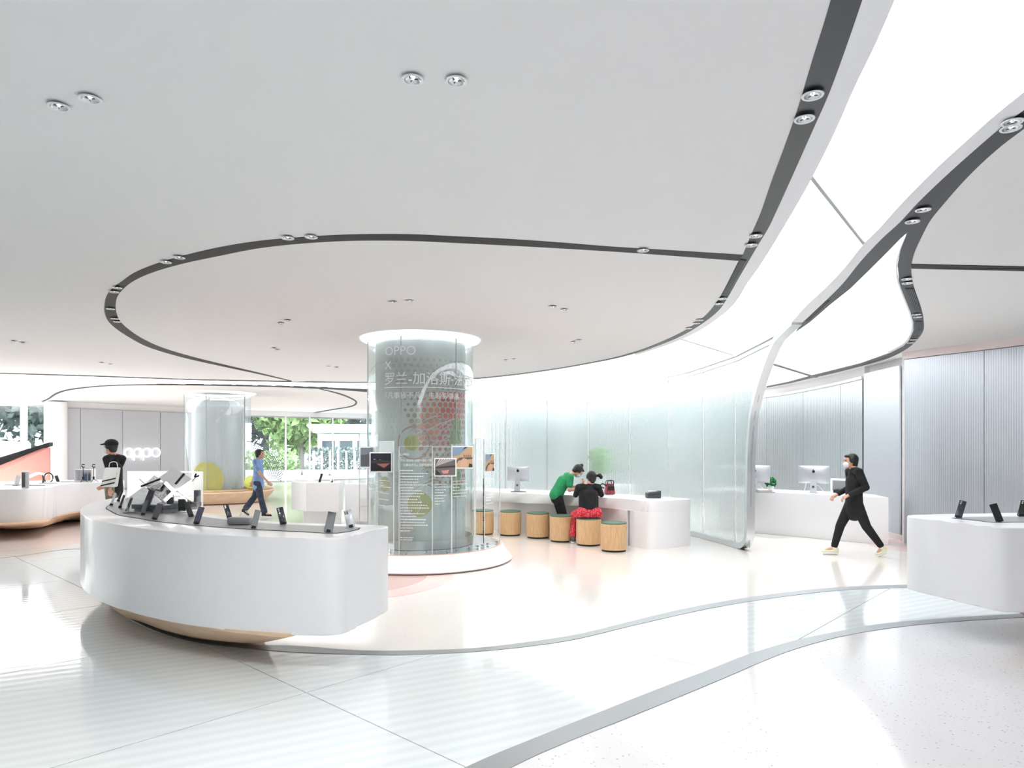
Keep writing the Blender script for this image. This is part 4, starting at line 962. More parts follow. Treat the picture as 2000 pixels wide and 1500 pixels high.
# green plant behind the fluted glass
t = thing('potted_plant', 'blurred bright green plant on a cabinet behind the fluted glass', 'plant', (2.2,16.6,0))
M['lime'] = mat('lime_leaf', (150,214,90), .6)
crown((0,0,1.28), (.26,.36), 340, 'lime', t, .16, 5, 'foliage'); bm = bmesh.new(); lathe(bm, [(0,.72),(.12,.72),(.15,.98),(.13,.98),(0,.95)], 24); obj('pot', bm, 'print', t)
o = boxo('cabinet', (0,0,.36), (1.4,.45,.72), 'white', None, bev=.01); o.location = (2.2,16.95,0) ; o.location = (2.3,16.85,0); tag(o, 'low white cabinet behind the fluted glass, under the green plant', 'cabinet')
t.location = (2.2,16.85,0)

# ============================================================ printed column
CC = Vector((-1.355,10.14)); CR = .78
col1 = thing('column', 'round column wrapped in printed halftone art behind a clear cylinder, lettered in white', 'column', (CC.x, CC.y, 0))
M['art'] = noise_color(mat('column_art', (200,206,204), .5, coat=.1), (184,192,192), (232,236,234), 1.6, 5, .3, .7, (1,1,.6))
bm = bmesh.new(); lathe(bm, [(.66,.24),(.66,3.24)], 96); obj('core', bm, 'art', col1)
bm = bmesh.new()
nseg = 6
for k in range(nseg):
    a0 = 2*PI*k/nseg-.23+.012; a1 = 2*PI*(k+1)/nseg-.23-.0
    bm = bmesh.new(); lathe(bm, [(CR-.012,.24),(CR,.24),(CR,3.24),(CR-.012,3.24),(CR-.012,.24)], 18, a0=a0, a1=a1); obj('glass_pane', bm, 'cylglass', col1)
    bm = bmesh.new(); a = a0-.006; bx(bm, ((CR-.006)*math.sin(a), -(CR-.006)*math.cos(a), 1.74), (.012,.012,3.0), a); obj('joint', bm, 'seam', col1)
bm = bmesh.new(); lathe(bm, [(.69,3.18),(.8,3.19),(.875,3.225),(.885,3.249),(.69,3.249)], 96); obj('ceiling_collar', bm, 'cove', col1)
bm = bmesh.new(); lathe(bm, [(.665,.24),(.775,.24),(.775,.36),(.765,.36),(.755,.25),(.665,.25)], 96); obj('foot_ring', bm, 'steel', col1)
plt = thing('plinth', 'low white round plinth with sloping rim under the printed column', 'plinth', (CC.x, CC.y, 0))
bm = bmesh.new(); lathe(bm, [(0,.012),(1.34,.012),(1.36,.03),(1.215,.225),(1.2,.232),(0,.232)], 128); obj('body', bm, 'white', plt)
bm = bmesh.new(); lathe(bm, [(0,0.0),(1.31,0),(1.31,.012),(0,.012)], 96); obj('shadow_gap', bm, 'blackm', plt)
bm = bmesh.new(); lathe(bm, [(1.17,.232),(1.17,.237),(1.2,.237),(1.2,.232)], 128); obj('pink_edge', bm, mat('copper_pink', (222,160,140), .4), plt)
bm = bmesh.new(); lathe(bm, [(0,.233),(1.17,.233),(1.17,.236),(0,.236)], 96); obj('top_sheet', bm, mat('grey_glass_top', (176,184,186), .08, coat=1), plt)
def hit(px, C=CC, r=CR):
    k = (px-1000)/F; a = k*k+1; b = -2*(k*C.x+C.y); c = C.x**2+C.y**2-r*r; D = b*b-4*a*c; y = (-b-math.sqrt(max(D, 0)))/(2*a)
    return math.asin(max(-1, min(1, (k*y-C.x)/r))), y
def bend(bm, th0, z0, r, name, m, parent, back=0):
    for v in bm.verts:
        th = th0+v.co.x/r; v.co = Vector((r*math.sin(th), -r*math.cos(th), z0+v.co.y))
    return obj(name, bm, m, parent, smooth=False, recalc=False)
def sub(bm, L=.03):
    bmesh.ops.triangulate(bm, faces=bm.faces[:])
    return bm
def ctext(body, px, ybase, size):
    th, y = hit(px); bend(sub(text_mesh(body, size)), th, EYE-(ybase-HY)/F*y, CR+.004, 'lettering', 'print', col1)
ctext('OPPO', 752, 695, .178); ctext('X', 752, 722, .165); ctext('罗兰-加洛斯·法国网球公开赛', 751, 750, .185); ctext('「凡事皆不凡」主题影像展', 747, 778.5, .098)
def cline(px0, px1, y, hgt):
    (a, ya), (b, yb) = hit(px0), hit(px1); bm = bmesh.new(); z = EYE-(y-HY)/F*ya; r = CR+.003; n = 24
    rows = [(bm.verts.new((r*math.sin(a+(b-a)*i/n), -r*math.cos(a+(b-a)*i/n), z)), bm.verts.new((r*math.sin(a+(b-a)*i/n), -r*math.cos(a+(b-a)*i/n), z+hgt))) for i in range(n+1)]
    for p, q in zip(rows, rows[1:]): bm.faces.new((p[0], q[0], q[1], p[1]))
    obj('printed_rule', bm, 'print', col1, smooth=False)
cline(751, 915, 668, .012); cline(751, 915, 758.5, .012)
def patch(bm, th, z, rad, r, mi=0, n=14, squash=1):
    vs = [bm.verts.new((r*math.sin(th+rad*math.cos(a)/r), -r*math.cos(th+rad*math.cos(a)/r), z+rad*squash*math.sin(a))) for a in [2*PI*k/n for k in range(n)]]
    f = bm.faces.new(vs); f.material_index = mi
rc = .664; bm = bmesh.new(); rnd = random.Random(2)
def zof(y_px, yw): return EYE-(y_px-HY)/F*yw
bml = bmesh.new()
for j in range(-2, 30):
    for i in range(-16, 14):
        uu = (i+.5*(j % 2))*.09; zz = 2.72-j*.078; th = -.13+uu/rc
        if th > 1.45 or th < -1.5: continue
        dg = uu+.55*(zz-2.0)*.6
        amp = math.sin((uu*1.1-(zz-1.9)*1.6)*2.6+.9)
        if dg > .0 and zz > 1.15:
            rr = .026+.012*amp+.004*rnd.random()
            if rr > .012: patch(bm, th, zz, rr, rc, 3 if zz > 2.42 else (0 if uu < .18 else (1 if uu < .42 else 2)))
        elif dg > -.55 and zz > .5:
            rr = .010+.014*abs(math.sin(uu*5+zz*3)); 
            if rr > .012: patch(bml, th, zz, rr, rc-.001, 0, 8)
M['dot0'] = mat('ochre_ink', (176,158,134), .6); M['dot1'] = mat('orange_ink', (218,138,104), .6); M['dot2'] = mat('red_ink', (212,104,90), .6)
o = obj('printed_dots', bm, ['dot0','dot1','dot2',mat('faint_ink', (186,188,180), .6)], col1, smooth=False, recalc=False); o['kind'] = 'stuff'
M['inkw'] = mat('pale_ink', (214,220,220), .6); o = obj('printed_mesh', bml, 'inkw', col1, smooth=False, recalc=False); o['kind'] = 'stuff'
M['ball'] = mat('tennis_yellow', (182,178,92), .5)
for px, y, rp in ((804,865,15),(820,985,24),(752,945,15),(722,950,8)):
    th, yw = hit(px, CC, .66); bm = bmesh.new(); rings_ = [[bm.verts.new((.667*math.sin(th+q*rp/F*yw*math.cos(a)/.667), -.667*math.cos(th+q*rp/F*yw*math.cos(a)/.667), zof(y, yw)+q*rp/F*yw*math.sin(a))) for a in [2*PI*k/32 for k in range(32)]] for q in (.08,.3,.5,.7,.85,1)]
    bm.faces.new(rings_[0])
    for r0_, r1_ in zip(rings_, rings_[1:]):
        for k in range(32): bm.faces.new((r0_[k], r0_[(k+1) % 32], r1_[(k+1) % 32], r1_[k]))
    obj('printed_ball', bm, 'ball', col1, smooth=False, recalc=False)
    bm = bmesh.new(); z0 = zof(y, yw); R = rp/F*yw
    for a in [k/10*1.6-.8 for k in range(10)]:
        a2 = a+.16; q = []
        for rr, aa in ((R*1.0,a),(R*1.0,a2),(R*.94,a2),(R*.94,a)):
            xx = -R*.9+rr*math.cos(aa); q.append(bm.verts.new((.669*math.sin(th+xx/.667), -.669*math.cos(th+xx/.667), z0+rr*math.sin(aa))))
        bm.faces.new(q)
    obj('ball_seam', bm, 'inkw', bpy.data.objects[col1.name], smooth=False, recalc=False)
def cring(px, y, rp, w, m):
    th, yw = hit(px, CC, .66); R = rp/F*yw; bm = bmesh.new(); z0 = zof(y, yw); n = 48; rr = []
    for k in range(n):
        a = 2*PI*k/n; rr.append([bm.verts.new((.668*math.sin(th+q*math.cos(a)/.667), -.668*math.cos(th+q*math.cos(a)/.667), z0+q*math.sin(a))) for q in (R, R-w)])
    for k in range(n): bm.faces.new((rr[k][0], rr[(k+1) % n][0], rr[(k+1) % n][1], rr[k][1]))
    obj('printed_ring', bm, m, col1, smooth=False, recalc=False)
cring(808, 865, 33, .02, mat('rose_ink', (190,150,146), .6)); cring(808, 865, 28, .006, 'inkw')
bm = bmesh.new()          # brush-like clay and grass strokes of the print
for k in range(46):
    z0 = .95+rnd.random()*1.0; th0 = -.25+rnd.random()*1.0; ln = .15+rnd.random()*.4; sl = .9; w = .008+.016*rnd.random(); n = 6; rows = []
    for i in range(n+1):
        t_ = i/n; th = th0+ln*t_/rc; z = z0+sl*ln*t_-.2*t_*t_; ww = w*math.sin(PI*(t_*.9+.05)); rows.append((bm.verts.new((.6655*math.sin(th), -.6655*math.cos(th), z)), bm.verts.new((.6655*math.sin(th), -.6655*math.cos(th), z+ww))))
    for p, q in zip(rows, rows[1:]): bm.faces.new((p[0], q[0], q[1], p[1])).material_index = k % 3
o = obj('printed_strokes', bm, [mat('clay_ink', (196,164,148), .6), 'inkw', 'dot0'], col1, smooth=False, recalc=False); o['kind'] = 'stuff'
bm = bmesh.new()
for k in range(420):
    th = .82+.35*rnd.random(); z = .95+1.1*rnd.random(); patch(bm, th, z, .008+.016*rnd.random(), .6665, k % 2, 5, 1.6)
o = obj('printed_grass', bm, [mat('grass_ink', (136,164,112), .6), mat('grass_ink2', (168,190,140), .6)], col1, smooth=False, recalc=False); o['kind'] = 'stuff'

# ============================================================ clear exhibition sheets on the plinth
def sheet(label, x0, x1, d0_, d1_, ytop, photo=None, lines=None, head=None, zb=.237):
    p0 = Vector(((x0-1000)/F*d0_, d0_)); p1 = Vector(((x1-1000)/F*d1_, d1_)); c = (p0+p1)/2; e = (p1-p0); w = e.length; rz = math.atan2(e.y, e.x)
    t = thing('acrylic_sheet', label, 'panel', (c.x, c.y, zb), rz, 'clear exhibition sheets around the column'); zt = EYE+(HY-ytop)/F*c.y-zb
    boxo('sheet', (0,0,zt/2), (w,.010,zt), 'acrylic', t)
    for s_ in (-1, 1): boxo('edge', (s_*(w/2+.003),0,zt/2), (.007,.011,zt), 'edge', t)
    boxo('top_edge', (0,0,zt+.002), (w,.011,.004), 'edge', t)
    bm = bmesh.new()
    for s_ in (-.3, .3): cyl(bm, (s_*w,-.002,.02), .016, .03, 12, axis=(0,1,0))
    obj('clip', bm, 'steel', t)
    def loc(px): k = (px-1000)/F; tt = (k*p0.y-p0.x)/(e.x-k*e.y); return (tt-.5)*w, p0.y+e.y*tt
    if lines:
        lx0, lx1, ys = lines; bm = bmesh.new(); rr = random.Random(len(label)); (u0, dA), (u1, dB) = loc(lx0), loc(lx1); h = .0105
        for y in ys:
            z = EYE-(y-HY)/F*dA-zb; uu = u0; fr_ = .35+.65*rr.random()
            while uu < u0+(u1-u0)*fr_:
                l = .01+.022*rr.random(); bx(bm, (uu+l/2, -.0062, z), (l*.86,.001,h)); uu += l+.004
        o = obj('fine_print', bm, 'print', t, smooth=False); o['kind'] = 'stuff'
    if head:
        for body, px, y, sz in head:
            u_, d_ = loc(px); bm = text_mesh(body, sz)
            for v in bm.verts: v.co = Vector((v.co.x+u_, -.0065, v.co.y+EYE-(y-HY)/F*d_-zb))
            obj('lettering', bm, 'print', t, smooth=False, recalc=False)
    return t
def photo(label, x0, x1, y0, y1, d, rz, kind):
    w = (x1-x0)/F*d/max(.3, math.cos(rz)); h = (y1-y0)/F*d; c = at((x0+x1)/2, y1, d)
    t = thing('photo_frame', label, 'picture', (c[0], c[1], c[2]), rz, 'framed photographs on the clear sheets')
    boxo('mount', (0,0,h/2), (w,.012,h), 'print', t, bev=.002)
    W_, H_ = w*.9, h*.88; y_ = -.0075
    def poly(pts, m, dep=0, nm='print_area'):
        bm = bmesh.new(); bm.faces.new([bm.verts.new(((a-.5)*W_, y_-dep*.0006, (h-H_)/2+b*H_)) for a, b in pts]); bmesh.ops.triangulate(bm, faces=bm.faces[:])
        o = obj(nm, bm, m, t, smooth=False, recalc=False)
    c_ = lambda n, v: mat(n, v, .5)
    if kind == 'dark':
        poly([(0,0),(1,0),(1,1),(0,1)], c_('p1',(24,26,34))); poly([(0,.7),(1,.75),(1,1),(0,1)], c_('p2',(30,34,52)), 1)
        poly([(.0,.42),(.3,.47),(.7,.5),(1,.44),(1,.56),(.5,.64),(0,.58)], c_('p3',(52,52,56)), 2); poly([(.27,.42),(.97,.44),(.66,.18)], c_('p4',(150,100,90)), 3)
        poly([(0,0),(.4,.22),(.7,.1),(1,.2),(1,0)], c_('p5',(12,14,16)), 4); poly([(.14,.64),(.26,.65),(.25,.69),(.15,.68)], c_('p6',(150,150,150)), 5); poly([(.4,.64),(.5,.64),(.49,.67)], c_('p7',(140,140,140)), 5)
    elif kind == 'dusk':
        poly([(0,0),(1,0),(1,1),(0,1)], c_('q1',(92,98,104))); poly([(0,.62),(1,.7),(1,1),(0,1)], c_('q2',(128,140,150)), 1); poly([(.55,.08),(.95,.1),(.8,.3)], c_('q3',(180,110,112)), 2)
    elif kind == 'hall':
        poly([(0,0),(1,0),(1,1),(0,1)], c_('r1',(108,104,104)))
        for k in range(7): poly([(.02,.55),(.2+k*.13,1),(.26+k*.13,1)], c_('r2',(226,226,228)), 1)
        poly([(0,.5),(1,.62),(1,.5),(0,.42)], c_('r3',(60,58,60)), 2); poly([(.3,.28),(.7,.34),(.62,.12),(.4,.1)], c_('r4',(206,150,146)), 3); poly([(0,.0),(.0,.4),(.34,0)], c_('r5',(56,54,56)), 4)
    else:
        poly([(0,0),(1,0),(1,1),(0,1)], c_('s1',(206,172,134))); poly([(0,.55),(.0,1),(.8,1),(.35,.62)], c_('s2',(140,164,192)), 1); poly([(.5,.86),(.78,1),(.62,1),(.4,.72)], c_('s3',(44,42,46)), 2)
        poly([(0,.2),(.35,.48),(1,.5),(1,.42),(.3,.34),(.1,0),(0,0)], c_('s4',(96,92,92)), 3); poly([(.4,.02),(.42,.36),(.55,.46),(.74,.4),(.76,.02)], c_('s5',(214,178,152)), 4)
        for k in range(4): poly([(.56+k*.1,.52),(.58+k*.1,.66),(.61+k*.1,.52)], c_('s6',(80,60,44)), 5)
        poly([(.8,0),(1,0),(1,.14),(.84,.2)], c_('s7',(60,58,60)), 5)
    return t
r_ = lambda a, b, s_: [a+i*s_ for i in range(int((b-a)/s_)+1)]
sheet('clear tall sheet left of the column, standing farthest left', 702, 739, 10.2, 9.6, 846, lines=(722,755,r_(939,962,6)))
sheet('clear sheet carrying the dark night photograph', 739, 769, 9.55, 9.2, 862, lines=(741,764,r_(938,990,12)))
sheet('clear sheet with the long block of white text, front of the column', 780, 844, 9.12, 9.08, 872, lines=(782,836,r_(919,1038,5.6)+[1050,1054]), head=[('OPPO',782,890,.045),('X',782,896,.03),('罗兰-加洛斯 法国网球公开赛',782,901,.034),('「凡事皆不凡」主题影像展',782,910,.036)])
sheet('clear sheet carrying the grey stadium photograph', 845, 881, 9.1, 9.2, 873, lines=(849,879,r_(946,988,5.5)))
sheet('clear sheet carrying the sand-coloured building photograph', 883, 926, 9.25, 9.5, 868, lines=(884,918,r_(940,975,6)))
sheet('clear sheet right of the column, edge-on to the camera', 929, 945, 9.62, 9.75, 857)
sheet('clear sheet carrying the narrow ochre photograph, farthest right', 946, 976, 9.8, 10.15, 865, lines=(949,964,r_(930,985,6)))
boxo('_', (0,0,0), (.01,.01,.01), 'black') and bpy.data.objects.remove(bpy.data.objects['_'])
photo('dark night photograph with a reddish court, in a white mount', 721.5, 766.5, 883, 922.5, 9.28, -.1, 'dark')
photo('dusky photograph half hidden behind the dark night one', 702.5, 735, 872, 914, 9.75, -.15, 'dusk')
photo('grey stadium photograph with a pink court, in a white mount', 848, 891.5, 894.5, 930.5, 9.05, .05, 'hall')
photo('photograph of a sand-coloured building and arch, in a white mount', 882, 924.5, 870.5, 915.5, 9.22, .2, 'arch')
photo('narrow photograph of an ochre wall, rightmost of the mounted pictures', 947, 965.5, 885, 922, 9.78, .45, 'arch')
bm = bmesh.new(); rr = random.Random(4)
p = at(946, 960, 9.74)
for k in range(44): cyl(bm, (0,0,.06+k*.021), .006+.004*rr.random(), .016, 8)
o = obj('bead_strip', bm, 'blackm'); o.location = (p[0]-.01, p[1]-.03, .236); o['kind'] = 'stuff'; tag(o, 'dark beaded strip standing on the plinth by the right-hand sheets', 'strip')

# ============================================================ second column, its bench
C2 = Vector(((426-1000)/F*20.5, 20.5)); col2 = thing('column', 'plain glass-wrapped column on the left with a large yellow ball behind the glass', 'column', (C2.x, C2.y, 0))
M['core2'] = mat('grey_core', (206,210,214), .22, coat=.6)
bm = bmesh.new(); lathe(bm, [(.74,.3),(.74,2.6),(.72,2.8),(.62,2.95),(.5,3.0)], 64); obj('core', bm, 'core2', col2)
M['cyl2'] = glass('column_glass_pale', (242,247,248), .08, .12)
for k in range(5):
    a0 = 2*PI*k/5+.06; bm = bmesh.new(); lathe(bm, [(.92,.3),(.92,3.24)], 18, a0=a0+.01, a1=a0+2*PI/5-.01); obj('glass_pane', bm, 'cyl2', col2)
    bm = bmesh.new(); bx(bm, (.92*math.sin(a0), -.92*math.cos(a0), 1.75), (.02,.02,2.95), a0); obj('joint', bm, 'seam', col2)
bm = bmesh.new(); lathe(bm, [(.9,3.2),(1.0,3.21),(1.08,3.249),(.9,3.249)], 64); obj('ceiling_collar', bm, 'cove', col2)
th, yw = hit(403, C2, .86); bm = bmesh.new(); R = 32/F*yw
n = 40; c0 = bm.verts.new((.86*math.sin(th), -.86*math.cos(th), zof(938, yw)))
ring = []
for k in range(n):
    a = 2*PI*k/n; ring.append(bm.verts.new((.86*math.sin(th+R*math.cos(a)/.86), -.86*math.cos(th+R*math.cos(a)/.86), zof(938, yw)+R*1.12*math.sin(a))))
for k in range(n): bm.faces.new((c0, ring[k], ring[(k+1) % n]))
obj('printed_ball', bm, mat('soft_yellow', (204,196,84), .6), col2, smooth=False, recalc=False)
bn = thing('bench', 'pale wooden ring bench around the glass-wrapped column', 'bench', (C2.x, C2.y, 0))
bm = bmesh.new(); lathe(bm, [(.95,.02),(1.35,.02),(1.62,.33),(1.6,.36),(1.56,.37),(.95,.37)], 72); obj('ring_body', bm, 'woodb', bn)
bm = bmesh.new(); lathe(bm, [(.95,.372),(1.52,.372),(1.54,.385),(1.5,.395),(.95,.395)], 72); obj('seat_top', bm, 'wood', bn)
bm = bmesh.new(); bmesh.ops.create_uvsphere(bm, u_segments=24, v_segments=14, radius=.2); o = obj('ball', bm, mat('lime_ball', (214,226,120), .7)); p = P(495,970,.42); o.location = (C2.x+1.2, C2.y-.55, .595); tag(o, 'large lime tennis-style ball on the ring bench behind the blue-shirted man', 'ball')

# ============================================================ wall logo
pl = [lwp(x) for x in (240,310)]; e = (pl[1]-pl[0]); wlog = e.length; dpt = (pl[0].y+pl[1].y)/2; rz = math.atan2(e.y, e.x)
lg = thing('wall_sign', 'glowing white lettered sign on the silver panel wall', 'sign', (*(pl[0]+nl*.1), EYE-(884-HY)/F*dpt), rz)
ow = wlog/4; oh = .115*dpt/25*1.0+.02
def oval(cx, name):
    bm = bmesh.new(); pts = [(cx+(ow*.46)*math.cos(a), -.04, .165*math.sin(a)) for a in [2*PI*k/32 for k in range(33)]]; tube(bm, pts, .022, 8, cap=False); return bm
for k in range(4):
    cx = ow*(k+.5); bm = oval(cx, 'o')
    if k in (1, 2): tube(bm, [(cx-ow*.46, -.04, .0), (cx-ow*.46, -.04, -.3)], .022, 8)
    obj('letter', bm, 'logo', lg)

# ============================================================ downlights
def make_down():
    t = bpy.data.objects.new('downlight', None); COL.objects.link(t)
    bm = bmesh.new(); lathe(bm, [(.036,.0),(.046,-.001),(.048,.003),(.036,.004)], 24); a = obj('trim_ring', bm, 'rim', t)
    bm = bmesh.new(); lathe(bm, [(.036,.0),(.032,.006),(.02,.012),(0,.013)], 20); obj('reflector', bm, 'lens', t)
    bm = bmesh.new()
    for k in range(3): bx(bm, (.014*math.cos(k*2.1), .014*math.sin(k*2.1), .004), (.016,.004,.004), k*2.1)
    obj('baffle', bm, 'greyd', t)
    bm = bmesh.new(); cyl(bm, (0,0,.008), .009, .004, 12); obj('lamp', bm, 'lamp', t)
    return t
DL = make_down()
spots = [(806,157,'right-hand large pair, its left one'),(891,160,'right-hand large pair, its right one'),(115,210,'upper left large pair, its left one'),(176,195,'upper left large pair, its right one'),
 (767,591,'pair above the printed column, its left one'),(800,589,'pair above the printed column, its right one'),(1080,600,'pair right of the printed column, its left one'),(1102,606,'pair right of the printed column, its right one'),
 (548,632,'pair left of the printed column, its left one'),(562,627,'pair left of the printed column, its right one'),(1119,669,'small pair near the oval edge right of the column, its left one'),(1130,665,'small pair near the oval edge right of the column, its right one'),
 (535,681,'lower pair left of the column, its left one'),(541,684,'lower pair left of the column, its right one'),(642,716,'far pair just left of the column top, its left one'),(657,718,'far pair just left of the column top, its right one'),
 (27,667,'pair at the far left ceiling, its left one'),(45,670,'pair at the far left ceiling, its right one'),(199,709,'pair above the glass-wrapped column, its left one'),(216,712,'pair above the glass-wrapped column, its right one'),
 (988,704,'far pair just right of the column top, its left one'),(1003,702,'far pair just right of the column top, its right one')]
tracks = [(1587,188,'upper one in the wide black track at the top right'),(1571,234,'lower one in the wide black track at the top right'),(1476,462,'upper one above the oval junction in the black track'),(1467,480,'lower one above the oval junction in the black track'),
 (1411,584,'just under the slatted grille in the oval track, upper one'),(1404,594,'just under the slatted grille in the oval track, lower one'),(1366,626,'middle of the oval track bend, upper one'),(1360,632,'middle of the oval track bend, lower one'),(1345,642,'end of the oval track bend, single one'),
 (1803,411,'upper one at the fork of the right black track'),(1782,434,'lower one at the fork of the right black track'),(1977,240,'upper one at the right picture edge in the black track'),(1974,252,'lower one at the right picture edge in the black track'),
 (1771,546,'upper one above the right-hand grille'),(1772,554,'lower one above the right-hand grille'),(1790,615,'upper one between the two right-hand grilles'),(1792,620,'lower one between the two right-hand grilles'),(1784,664,'upper one under the lower right-hand grille'),(1778,670,'lower one under the lower right-hand grille'),
 (1256,490,'single one on the straight black track right of centre'),(324,513,'left one on the upper left of the oval track'),(350,504,'right one on the upper left of the oval track'),(229,563,'upper one of the first pair at the oval track left tip'),(223,571,'lower one of the first pair at the oval track left tip'),
 (216,604,'single one at the very left tip of the oval track'),(224,623,'upper one of the lower pair at the oval track left tip'),(229,629,'lower one of the lower pair at the oval track left tip'),(562,466,'left one of the pair along the top of the oval track'),(608,464,'right one of the pair along the top of the oval track')]
first = True
def put(x, y, z, label, group):
    global first
    o = DL if first else copy_tree(DL); first = False; p = P(x, y, z); o.location = (p[0], p[1], z); tag(o, label, 'ceiling lamp', group); return p
for i, (x, y, w_) in enumerate(spots):
    p = put(x, y, 3.2345, 'recessed ceiling downlight, '+w_, 'recessed downlights in the white ceiling')
for x, y, w_ in tracks: put(x, y, 3.2325, 'track downlight, '+w_, 'downlights in the black tracks')

# light of the recessed lamps: one wide beam for each pair, plus added fill beams
def beam(x, y, P_=88):
    l = bpy.data.lights.new('beam', 'SPOT'); l.energy = P_; l.spot_size = math.radians(140); l.spot_blend = 1; l.shadow_soft_size = .12; l.color = (1, .985, .965)
    o = bpy.data.objects.new('beam', l); COL.objects.link(o); o.location = (x, y, 3.2)
for i in range(0, len(spots), 2):
    a, b = P(*spots[i][:2], 3.2345), P(*spots[i+1][:2], 3.2345); beam((a[0]+b[0])/2, (a[1]+b[1])/2)
for x, y in ((-3.5,-1.2),(-7.5,1.5),(-3.5,-5),(-9,-4),(-8,5.5),(-13,6),(6.4,4.0),(6.6,-1.5)):  # unseen downlights and beams, added so floor bounce brightens the near ceiling
    o = copy_tree(DL); o.location = (x, y, 3.2345); tag(o, 'added ceiling downlight for fill light, unseen behind or beside the viewer', 'ceiling lamp', 'added fill downlights out of view'); beam(x, y, 45 if y < 2 and x < 0 else 88)
for x, y in ((5.7,7.6),(8.5,9.5),(4.6,13.6),(-11.5,20.5),(-7,25),(-14.5,19.0),(-9,30)): beam(x, y, 110 if x > 0 else 200)  # extra beams without any fixture, added as fill to lift the farther ceiling
# ============================================================ people
def cap(bm, p0, p1, r0, r1, side=None, k=1.0, seg=14):
    """tapered capsule from p0 to p1; side = unit vector along which it is k times as wide"""
    p0, p1 = Vector(p0), Vector(p1); t = (p1-p0); L = t.length; t = t/L if L > 1e-6 else Vector((0,0,1))
    u = Vector(side) if side is not None else (Vector((0,1,0)) if abs(t.y) < .9 else Vector((1,0,0)))
    u = (u-t*u.dot(t)).normalized(); v = t.cross(u); rings = []
    prof = [(-r0*math.cos(a), r0*math.sin(a)) for a in (.25, .6, 1.0, 1.3)]+[(0, r0), (L*.33, r0+(r1-r0)*.33), (L*.67, r0+(r1-r0)*.67), (L, r1)]+[(L+r1*math.cos(a), r1*math.sin(a)) for a in (1.3, 1.0, .6, .25)]
    for h, r in prof: rings.append([bm.verts.new(p0+t*h+u*r*k*math.cos(2*PI*i/seg)+v*r*math.sin(2*PI*i/seg)) for i in range(seg)])
    for a, b in zip(rings, rings[1:]):
        for i in range(seg): bm.faces.new((a[i], a[(i+1) % seg], b[(i+1) % seg], b[i]))
    bm.faces.new(rings[0][::-1]); bm.faces.new(rings[-1])
def ell(bm, c, r, rot=None):
    q = bmesh.ops.create_uvsphere(bm, u_segments=18, v_segments=12, radius=1)
    bmesh.ops.transform(bm, matrix=Matrix.Translation(c) @ (rot.to_4x4() if rot else Matrix.Identity(4)) @ Matrix.Diagonal((*r, 1)), verts=q['verts'])
def fuse(name, bm, vox, m, parent, smooth=2):
    me = bpy.data.meshes.new('tmp'); bmesh.ops.recalc_face_normals(bm, faces=bm.faces[:]); bm.to_mesh(me); bm.free()
    o = bpy.data.objects.new('tmp', me); COL.objects.link(o)
    md = o.modifiers.new('r', 'REMESH'); md.mode = 'VOXEL'; md.voxel_size = vox; md.use_smooth_shade = True
    if smooth: sm = o.modifiers.new('s', 'SMOOTH'); sm.iterations = smooth; sm.factor = .5
    bpy.context.view_layer.update(); me2 = bpy.data.meshes.new_from_object(o.evaluated_get(bpy.context.evaluated_depsgraph_get()))
    bpy.data.objects.remove(o); me2.name = name; me2.materials.clear(); me2.materials.append(M[m])
    for p in me2.polygons: p.use_smooth = True; p.material_index = 0
    r = bpy.data.objects.new(name, me2); COL.objects.link(r); r.parent = parent; return r
def hand(bm, wrist, d, palmn, s=1.0, curl=.5, thumb=1):
    """palm and five fingers; d points from wrist to fingers, palmn is the palm's normal"""
    w = Vector(wrist); d = Vector(d).normalized(); n = Vector(palmn); n = (n-d*n.dot(d)).normalized(); sd = d.cross(n)
    cap(bm, w+d*.02*s, w+d*.075*s, .024*s, .026*s, sd, 1.35, 10)
    for i, (off, ln) in enumerate(((-.03,.058),(-.011,.07),(.01,.074),(.03,.066))):
        a = w+d*(.085*s)+sd*off*s; k = curl*(1+.15*i); b = a+(d*math.cos(k*.6)+n*math.sin(k*.6))*ln*.5*s; c = b+(d*math.cos(k*1.6)+n*math.sin(k*1.6))*ln*.5*s
        cap(bm, a-d*.02*s, b, .0095*s, .0088*s, seg=8); cap(bm, b, c, .0088*s, .0075*s, seg=8)
    a = w+d*.03*s+sd*.026*s*thumb; b = a+(sd*thumb*.7+d*.7+n*.2).normalized()*.036*s; c = b+(d+sd*thumb*.2+n*.35).normalized()*.03*s
    cap(bm, a, b, .012*s, .0105*s, seg=8); cap(bm, b, c, .0105*s, .0085*s, seg=8)
def frame(f, up):
    f = Vector(f).normalized(); up = Vector(up); l = up.cross(f).normalized(); u = f.cross(l); return Matrix((f, l, u)).transposed()
def head(bm, c, R, s=1.0):
    """R maps face-forward x, left y, up z"""
    g = lambda p: Vector(c)+R@(Vector(p)*s)
    ell(bm, g((-.008,0,.02)), (.095*s,.075*s,.095*s), R); ell(bm, g((.022,0,-.03)), (.066*s,.058*s,.075*s), R)
    cap(bm, g((.07,0,-.075)), g((.05,0,-.085)), .022*s, .03*s, R@Vector((0,1,0)), 1.2, 10)
    cap(bm, g((.088,0,.018)), g((.104,0,-.022)), .008*s, .013*s, None, 1, 8)
    cap(bm, g((.082,-.016,-.05)), g((.082,.016,-.05)), .008*s, .008*s, None, 1, 8)
    for q in (-1, 1):
        ell(bm, g((-.004,q*.077,-.006)), (.018*s,.008*s,.03*s), R); ell(bm, g((.08,q*.03,.03)), (.016*s,.022*s,.008*s), R)
